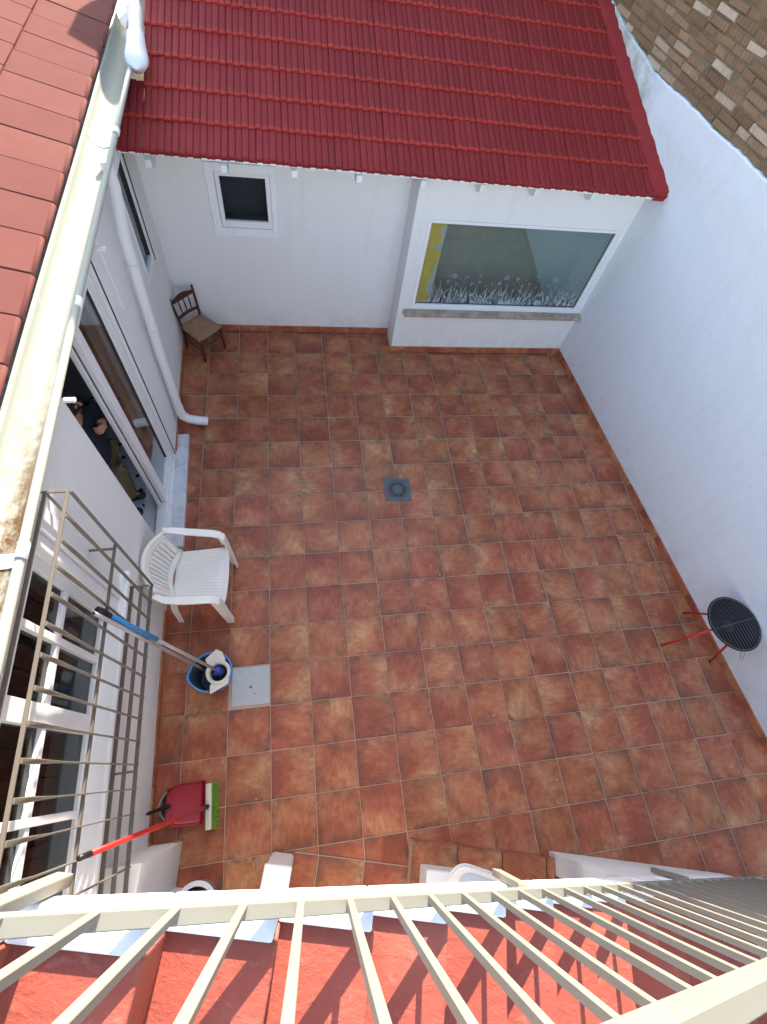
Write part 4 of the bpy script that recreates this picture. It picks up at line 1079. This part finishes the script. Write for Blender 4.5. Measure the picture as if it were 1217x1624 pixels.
# ================================================================== BUCKET, MOPS
bu = thing('mop_bucket', 'blue plastic mop bucket with white wringer beside the access cover', 'bucket', (.232, -3.70, 0), R_(12))
def egg(r, z_, spout):
    pts = []
    for i in range(40):
        a = 2 * math.pi * i / 40; d_ = (a - math.pi) ; k_ = math.exp(-(d_ / .32) ** 2)
        pts.append(((r + spout * k_) * math.cos(a), (r * .93 + spout * k_) * math.sin(a), z_))
    return pts
def shell(rows, name, mat):
    vs = []; fs = []
    for r_, z_, sp_ in rows: vs += egg(r_, z_, sp_)
    for i in range(len(rows) - 1):
        for j in range(40): fs.append((i * 40 + j, i * 40 + (j + 1) % 40, (i + 1) * 40 + (j + 1) % 40, (i + 1) * 40 + j))
    return auto(MB().add(vs, fs).build(name, mat, bu), 40)
shell([(.001, .004, 0), (.115, .004, 0), (.122, .02, 0), (.148, .255, .012), (.160, .262, .020), (.162, .270, .020), (.155, .275, .020), (.148, .272, .018), (.146, .262, .015)], 'bucket_body', M['blue_plastic'])
shell([(.1455, .262, .014), (.116, .03, 0), (.001, .028, 0)], 'bucket_inside', M['blue_dark'])
wr = MB()
wr.lathe([(.062, .18), (.064, .268), (.072, .284), (.092, .284), (.092, .276), (.068, .18)], 28, (.055, -.02, 0))
wr.build('wringer_cup', M['cream'], bu, smooth=True)
wr = MB()
for (sx, sy, e) in ((.02, .158, 1), (.02, -.163, -1)):
    wr.add([(-.010, e * .070 - .02, .281), (.125, e * .070 - .02, .281), (.110, sy * .78, .281), (.02 + e * .050, sy, .280), (-.022, sy * .66, .280), (-.010, e * .070 - .02, .273), (.125, e * .070 - .02, .273), (.110, sy * .78, .273), (.02 + e * .050, sy, .272), (-.022, sy * .66, .272)],
           [(0, 1, 2, 3, 4), (9, 8, 7, 6, 5), (0, 5, 6, 1), (1, 6, 7, 2), (2, 7, 8, 3), (3, 8, 9, 4), (4, 9, 5, 0)])
wr.build('wringer_flange', M['cream'], bu, bevel=.002)
MB().tube([(.0, .155, .265), (-.05, .162, .20), (-.09, .13, .16)], .003, 6).build('bail_handle', M['steel'], bu)
mo = thing('mop', 'mop with blue grip standing in the bucket wringer', 'mop', (.287, -3.695, .10))
A = Vector((0, 0, .14)); B = Vector((-.327, .07, 1.58)) ; dv = (B - A)
MB().tube([A, A + dv * .64], .0115, 12).build('shaft', M['alu'], mo, smooth=True)
MB().tube([A + dv * .64, A + dv * .96], .0155, 12).build('grip', M['blue_grip'], mo, smooth=True)
MB().tube([A + dv * .96, A + dv * 1.0, A + dv * 1.03], [.0165, .019, .015], 12).build('grip_end', M['black'], mo, smooth=True)
auto(MB().lathe([(0, .20), (.020, .198), (.026, .18), (.030, .14), (.026, .12), (0, .12)], 18).build('socket', M['blue_bright'], mo), 40)
ya_ = MB()
for i in range(26):
    a = random.uniform(0, 6.28); r = random.uniform(.02, .052); ya_.tube([(math.cos(a) * .012, math.sin(a) * .012, .15), (math.cos(a) * r, math.sin(a) * r, .135), (math.cos(a) * r * 1.05, math.sin(a) * r * 1.05, .06)], .008, 6)
ya_.build('mop_head', M['teal'], mo, smooth=True)
mo2 = thing('bare_pole', 'bare grey pole leaning from the bucket against the window bars', 'pole', (.174, -3.66, .10))
MB().tube([(0, 0, .0), (-.208, -.005, 1.69)], .0115, 12).build('shaft', M['alu'], mo2, smooth=True)
MB().tube([(-.2081, -.005, 1.6905), (-.2083, -.005, 1.693)], .0085, 12).build('open_end', M['black'], mo2)
auto(MB().tube([(.0, 0, -.065), (0, 0, .02)], [.016, .014], 12).build('foot_socket', M['grey_plastic'], mo2), 40)

# ================================================================== BROOM, DUSTPAN
bm = thing('broom', 'broom with orange red handle and green bristles beside the dustpan', 'broom', (.225, -4.60, 0), R_(2))
hb = MB(); hb.prism([(-.022, .058), (-.018, .092), (.010, .100), (.022, .090), (.020, .052), (-.016, .050)], -.145, .145, 'y')
hb.build('broom_block', M['cream'], bm, bevel=.008, seg=3)
bs_ = MB(); rb = random.Random(5)
for i in range(420):
    y = -.142 + .284 * rb.random(); x0 = rb.uniform(-.012, .018); bs_.obox((x0, y, .056), (x0 + .035 + rb.uniform(-.012, .02), y * 1.06 + rb.uniform(-.006, .006), .002 + rb.uniform(0, .006)), .0035, .003)
bs_.build('bristles', M['green'], bm)
hd0 = Vector((-.005, .0, .10)); hd1 = Vector((-.215, -.06, 1.66)); dv = hd1 - hd0
MB().tube([hd0 - dv * .01, hd0 + dv * .035], .017, 12).build('socket', M['black'], bm, smooth=True)
MB().tube([hd0 + dv * .03, hd0 + dv * .95], .0125, 12).build('handle', M['red_handle'], bm, smooth=True)
MB().tube([hd0 + dv * .95, hd0 + dv * 1.0], [.0135, .012], 12).build('handle_end', M['black'], bm, smooth=True)
du = thing('dustpan', 'crimson dustpan with black handle stub by the house wall', 'dustpan', (.05, -4.565, 0), R_(-1))
vs = []; fs = []; prof = []
for i in range(9):
    t = i / 8; x = .130 - .245 * t
    z_ = .010 + .05 * t ** 1.2 if t < .9 else .010 + .05 * t ** 1.2 + (t - .9) * .25
    hw = .128 - .004 * t - .028 * max(0, t - .72) / .28
    prof.append((x, hw, z_))
for (x, hw, z_) in prof:
    rise = .030 + .028 * max(0, (.130 - x) / .245)
    vs += [(x, -hw - .008, z_ + rise), (x, -hw, z_ + .006), (x, -hw + .015, z_), (x, 0, z_ + .002), (x, hw - .015, z_), (x, hw, z_ + .006), (x, hw + .008, z_ + rise)]
for i in range(8):
    for j in range(6): fs.append((i * 7 + j, i * 7 + j + 1, (i + 1) * 7 + j + 1, (i + 1) * 7 + j))
o = MB().add(vs, fs).build('pan', M['red_plastic'], du, smooth=True); q = o.modifiers.new('th', 'SOLIDIFY'); q.thickness = .004; q.offset = 0
auto(MB().ribbon([(-.118, -.085, .065), (-.150, -.045, .072), (-.166, 0, .075), (-.150, .05, .072), (-.118, .095, .065)], .020, .012, (0, 0, 1)).build('back_hoop', M['grey_plastic'], du), 50)
MB().add([(-.115, -.095, .05), (-.115, .095, .05), (-.15, .05, .055), (-.15, -.05, .055), (-.115, -.095, .058), (-.115, .095, .058), (-.15, .05, .060), (-.15, -.05, .060)], [(0, 1, 2, 3), (7, 6, 5, 4), (0, 4, 5, 1), (1, 5, 6, 2), (2, 6, 7, 3), (3, 7, 4, 0)]).build('hinge_plate', M['black'], du)
auto(MB().tube([(-.09, 0, .085), (-.135, -.01, .14), (-.165, -.022, .30), (-.168, -.024, .33)], [.014, .013, .012, .007], 12).build('handle_socket', M['black'], du), 40)
MB().box(.035, .078, -.104, -.092, .0200, .0208).build('paper_label', M['pvc'], du, rot=(0, R_(5), 0))
MB().tube([(-.10, -.10, .08), (-.16, -.13, .10), (-.17, -.17, .11), (-.12, -.165, .09)], .002, 6).build('wire_hook', M['steel'], du)

# ================================================================== BARBECUE
bb = thing('barbecue', 'round black barbecue on three thin red legs by the boundary wall', 'barbecue', (4.585, -3.79, 0), 0)
BZ = .60
auto(MB().lathe([(0, -.085), (.05, -.083), (.14, -.062), (.200, -.022), (.222, .0), (.236, .004), (.236, .010), (.220, .010), (.208, -.006), (.16, -.045), (.05, -.070), (0, -.072)], 48).build('bowl', M['black_enamel'], bb, (0, 0, BZ)), 40)
auto(MB().lathe([(0, -.062), (.048, -.062), (.052, -.070)], 24).build('charcoal_plate', M['black'], bb, (0, 0, BZ)), 40)
gt = MB(); ang = R_(8)
for i in range(-7, 8):
    u = i * .0292; hl = math.sqrt(max(0, .222 ** 2 - u * u)); d_ = Vector((math.cos(ang), math.sin(ang), 0)); n__ = Vector((-d_.y, d_.x, 0))
    p = d_ * u; gt.tube([p - n__ * hl + Vector((0, 0, .014)), p + n__ * hl + Vector((0, 0, .014))], .0013, 6)
ring = [(.224 * math.cos(2 * math.pi * i / 40), .224 * math.sin(2 * math.pi * i / 40), .013) for i in range(41)]; gt.tube(ring, .0030, 6)
d_ = Vector((math.cos(ang), math.sin(ang), 0)); gt.tube([d_ * -.222 + Vector((0, 0, .0105)), d_ * .222 + Vector((0, 0, .0105))], .0025, 6)
gt.build('cooking_grid', M['steel'], bb, (0, 0, BZ), smooth=True)
MB().tube([(-.055, -.222, .013), (-.075, -.262, .0), (-.066, -.285, -.03), (-.048, -.288, -.03), (-.038, -.262, .0), (-.03, -.224, .013)], .0022, 6).build('grid_handle', M['steel'], bb, (0, 0, BZ), smooth=True)
for (fx, fy) in ((4.688 - 4.585, -3.525 + 3.79), (4.305 - 4.585, -3.813 + 3.79), (4.741 - 4.585, -4.008 + 3.79)):
    v_ = Vector((fx, fy, 0)).normalized() * .10
    MB().tube([(fx, fy, .004), (v_.x, v_.y, BZ - .07)], .0105, 10).build('leg', M['red_paint'], bb, smooth=True)
    MB().tube([(fx, fy, .0), (fx - v_.x * .1, fy - v_.y * .1, .03)], .0105, 10).build('foot_cap', M['black'], bb, smooth=True)

# ================================================================== PERSON IN THE DOORWAY (inside the room)
pe = thing('person', 'person in dark navy jacket and khaki trousers standing inside the open doorway', 'person', (-.57, -2.11, .13), R_(90))
def skin_body(name, joints, edges, root, mat, sub=2):
    me = bpy.data.meshes.new(name); me.from_pydata([j[0] for j in joints], edges, []); me.update()
    o = bpy.data.objects.new(name, me); COL.objects.link(o); o.parent = pe; me.materials.append(mat)
    sk = o.modifiers.new('skin', 'SKIN'); sk.use_smooth_shade = True
    for i, j in enumerate(joints):
        sv_ = me.skin_vertices[0].data[i]; sv_.radius = j[1] if isinstance(j[1], tuple) else (j[1], j[1]); sv_.use_root = (i == root)
    ss = o.modifiers.new('sub', 'SUBSURF'); ss.levels = sub; ss.render_levels = sub
    return o
# faces local -y (out to the yard side is +x)
J = [((0, 0, .78), (.10, .07)), ((0, 0, .95), (.10, .07)), ((0, 0, 1.12), (.11, .07)), ((0, 0, 1.22), (.07, .06)), ((0, -.01, 1.27), (.052, .052)), ((0, -.02, 1.36), (.072, .085)), ((0, -.02, 1.44), (.066, .08)),
     ((.085, 0, .70), (.06, .06)), ((.085, -.02, .42), (.045, .045)), ((.085, .01, .08), (.038, .04)), ((.09, -.10, .035), (.02, .015)),
     ((-.085, 0, .70), (.06, .06)), ((-.085, -.02, .42), (.045, .045)), ((-.085, .01, .08), (.038, .04)), ((-.09, -.10, .035), (.02, .015)),
     ((.20, 0, 1.14), (.045, .045)), ((.29, -.04, .92), (.036, .036)), ((.05, -.155, 1.13), (.026, .026)),
     ((-.20, 0, 1.14), (.045, .045)), ((-.26, .02, .90), (.036, .036)), ((-.22, -.10, .70), (.030, .030))]
Ed = [(0, 1), (1, 2), (2, 3), (3, 4), (4, 5), (5, 6), (0, 7), (7, 8), (8, 9), (9, 10), (0, 11), (11, 12), (12, 13), (13, 14), (2, 15), (15, 16), (16, 17), (2, 18), (18, 19), (19, 20)]
skin_body('body', J, Ed, 0, M['skin'], 2)
# clothing and hair as children
JJ = [((0, 0, .70), (.175, .135)), ((0, 0, .95), (.175, .135)), ((0, 0, 1.12), (.185, .135)), ((0, 0, 1.21), (.12, .105)), ((.20, 0, 1.14), (.085, .085)), ((.29, -.04, .92), (.075, .075)), ((.085, -.14, 1.095), (.048, .048)), ((-.20, 0, 1.14), (.085, .085)), ((-.26, .02, .90), (.070, .070)), ((-.225, -.08, .735), (.048, .048))]
skin_body('jacket', JJ, [(0, 1), (1, 2), (2, 3), (2, 4), (4, 5), (5, 6), (2, 7), (7, 8), (8, 9)], 0, M['navy'], 2)
JT = [((0, 0, .80), (.155, .115)), (J[7][0], (.11, .115)), (J[8][0], (.085, .09)), ((.085, .01, .02), (.078, .085)), (J[11][0], (.11, .115)), (J[12][0], (.085, .09)), ((-.085, .01, .02), (.078, .085))]
skin_body('trousers', JT, [(0, 1), (1, 2), (2, 3), (0, 4), (4, 5), (5, 6)], 0, M['khaki'], 2)
for s in (-1, 1): skin_body('shoe', [((s * .087, .03, .045), (.055, .045)), ((s * .09, -.06, .035), (.055, .04)), ((s * .092, -.13, .028), (.045, .030))], [(0, 1), (1, 2)], 0, M['black'], 2)
# hand raised to the chin: five separate fingers
H0 = Vector((.05, -.155, 1.13))
def hp(x, y, z): return tuple(H0 + Vector((x, y, z)))
JH = [(hp(0, 0, 0), .028), (hp(-.042, -.012, .028), (.040, .022))]
EH = [(0, 1)]
for k, (dz, ln_) in enumerate(((-.030, .040), (-.010, .052), (.010, .054), (.030, .048))):
    b_ = len(JH); JH += [(hp(-.080, -.018, .034 + dz), .0100), (hp(-.080 - ln_ * .6, -.006, .040 + dz), .0092), (hp(-.080 - ln_ * .55, .022, .042 + dz), .0082)]; EH += [(1, b_), (b_, b_ + 1), (b_ + 1, b_ + 2)]
b_ = len(JH); JH += [(hp(-.025, -.020, .060), .0110), (hp(-.050, -.022, .088), .0100), (hp(-.072, -.016, .105), .0085)]; EH += [(0, b_), (b_, b_ + 1), (b_ + 1, b_ + 2)]
skin_body('hand', JH, EH, 0, M['skin'], 1)
hv = MB(); hv.lathe([(0, .115), (.045, .105), (.080, .065), (.092, .01), (.090, -.05), (.075, -.11), (.045, -.13)], 20)
hv.build('hair', M['hair'], pe, (0, .012, 1.422), (R_(-18), 0, 0), smooth=True)
fc = MB()
fc.tube([(0, -.104, 1.415), (0, -.120, 1.39), (0, -.108, 1.378)], [.007, .013, .008], 8)
fc.build('nose', M['skin'], pe, smooth=True)
for s in (-1, 1): MB().lathe([(0, .012), (.009, .008), (.012, 0), (.009, -.008), (0, -.012)], 10).build('eye', M['gasket'], pe, (s * .03, -.094, 1.422), smooth=True)
MB().tube([(-.02, -.096, 1.348), (0, -.102, 1.345), (.02, -.096, 1.348)], .0045, 6).build('mouth', M['red_plastic'], pe, smooth=True)
for s in (-1, 1): MB().lathe([(0, .006), (.018, .004), (.018, -.004), (0, -.006)], 10).build('ear', M['skin'], pe, (s * .076, -.015, 1.40), (0, R_(90), 0), smooth=True)

# ================================================================== ROOM THINGS SEEN THROUGH THE BARRED WINDOW
tbk = thing('kitchen_table', 'table under a green cloth seen through the barred window', 'table', (-.95, -4.1, .10))
MB().box(-.35, .35, -.55, .45, .72, .75).build('table_top', M['dark_wood'], tbk, bevel=.005)
for sx in (-.3, .3):
    for sy in (-.48, .40): MB().box(sx - .025, sx + .025, sy - .025, sy + .025, 0, .72).build('leg', M['dark_wood'], tbk)
clo = MB(); vs = []; fs = []
for i in range(15):
    for j in range(15):
        x = -.38 + .76 * i / 14; y = -.55 + 1.0 * j / 14; e = max(abs(x) / .38, abs(y + .05) / .5)
        vs.append((x, y, .754 + .006 * math.sin(9 * x + 4 * y) - (.12 if e > .97 else 0)))
for i in range(14):
    for j in range(14): fs.append((i * 15 + j, i * 15 + j + 1, (i + 1) * 15 + j + 1, (i + 1) * 15 + j))
o = MB().add(vs, fs).build('tablecloth', M['green_cloth'], None, (-.95, -4.1, .10), smooth=True); tag(o, 'green tablecloth on the table behind the barred window', 'tablecloth')
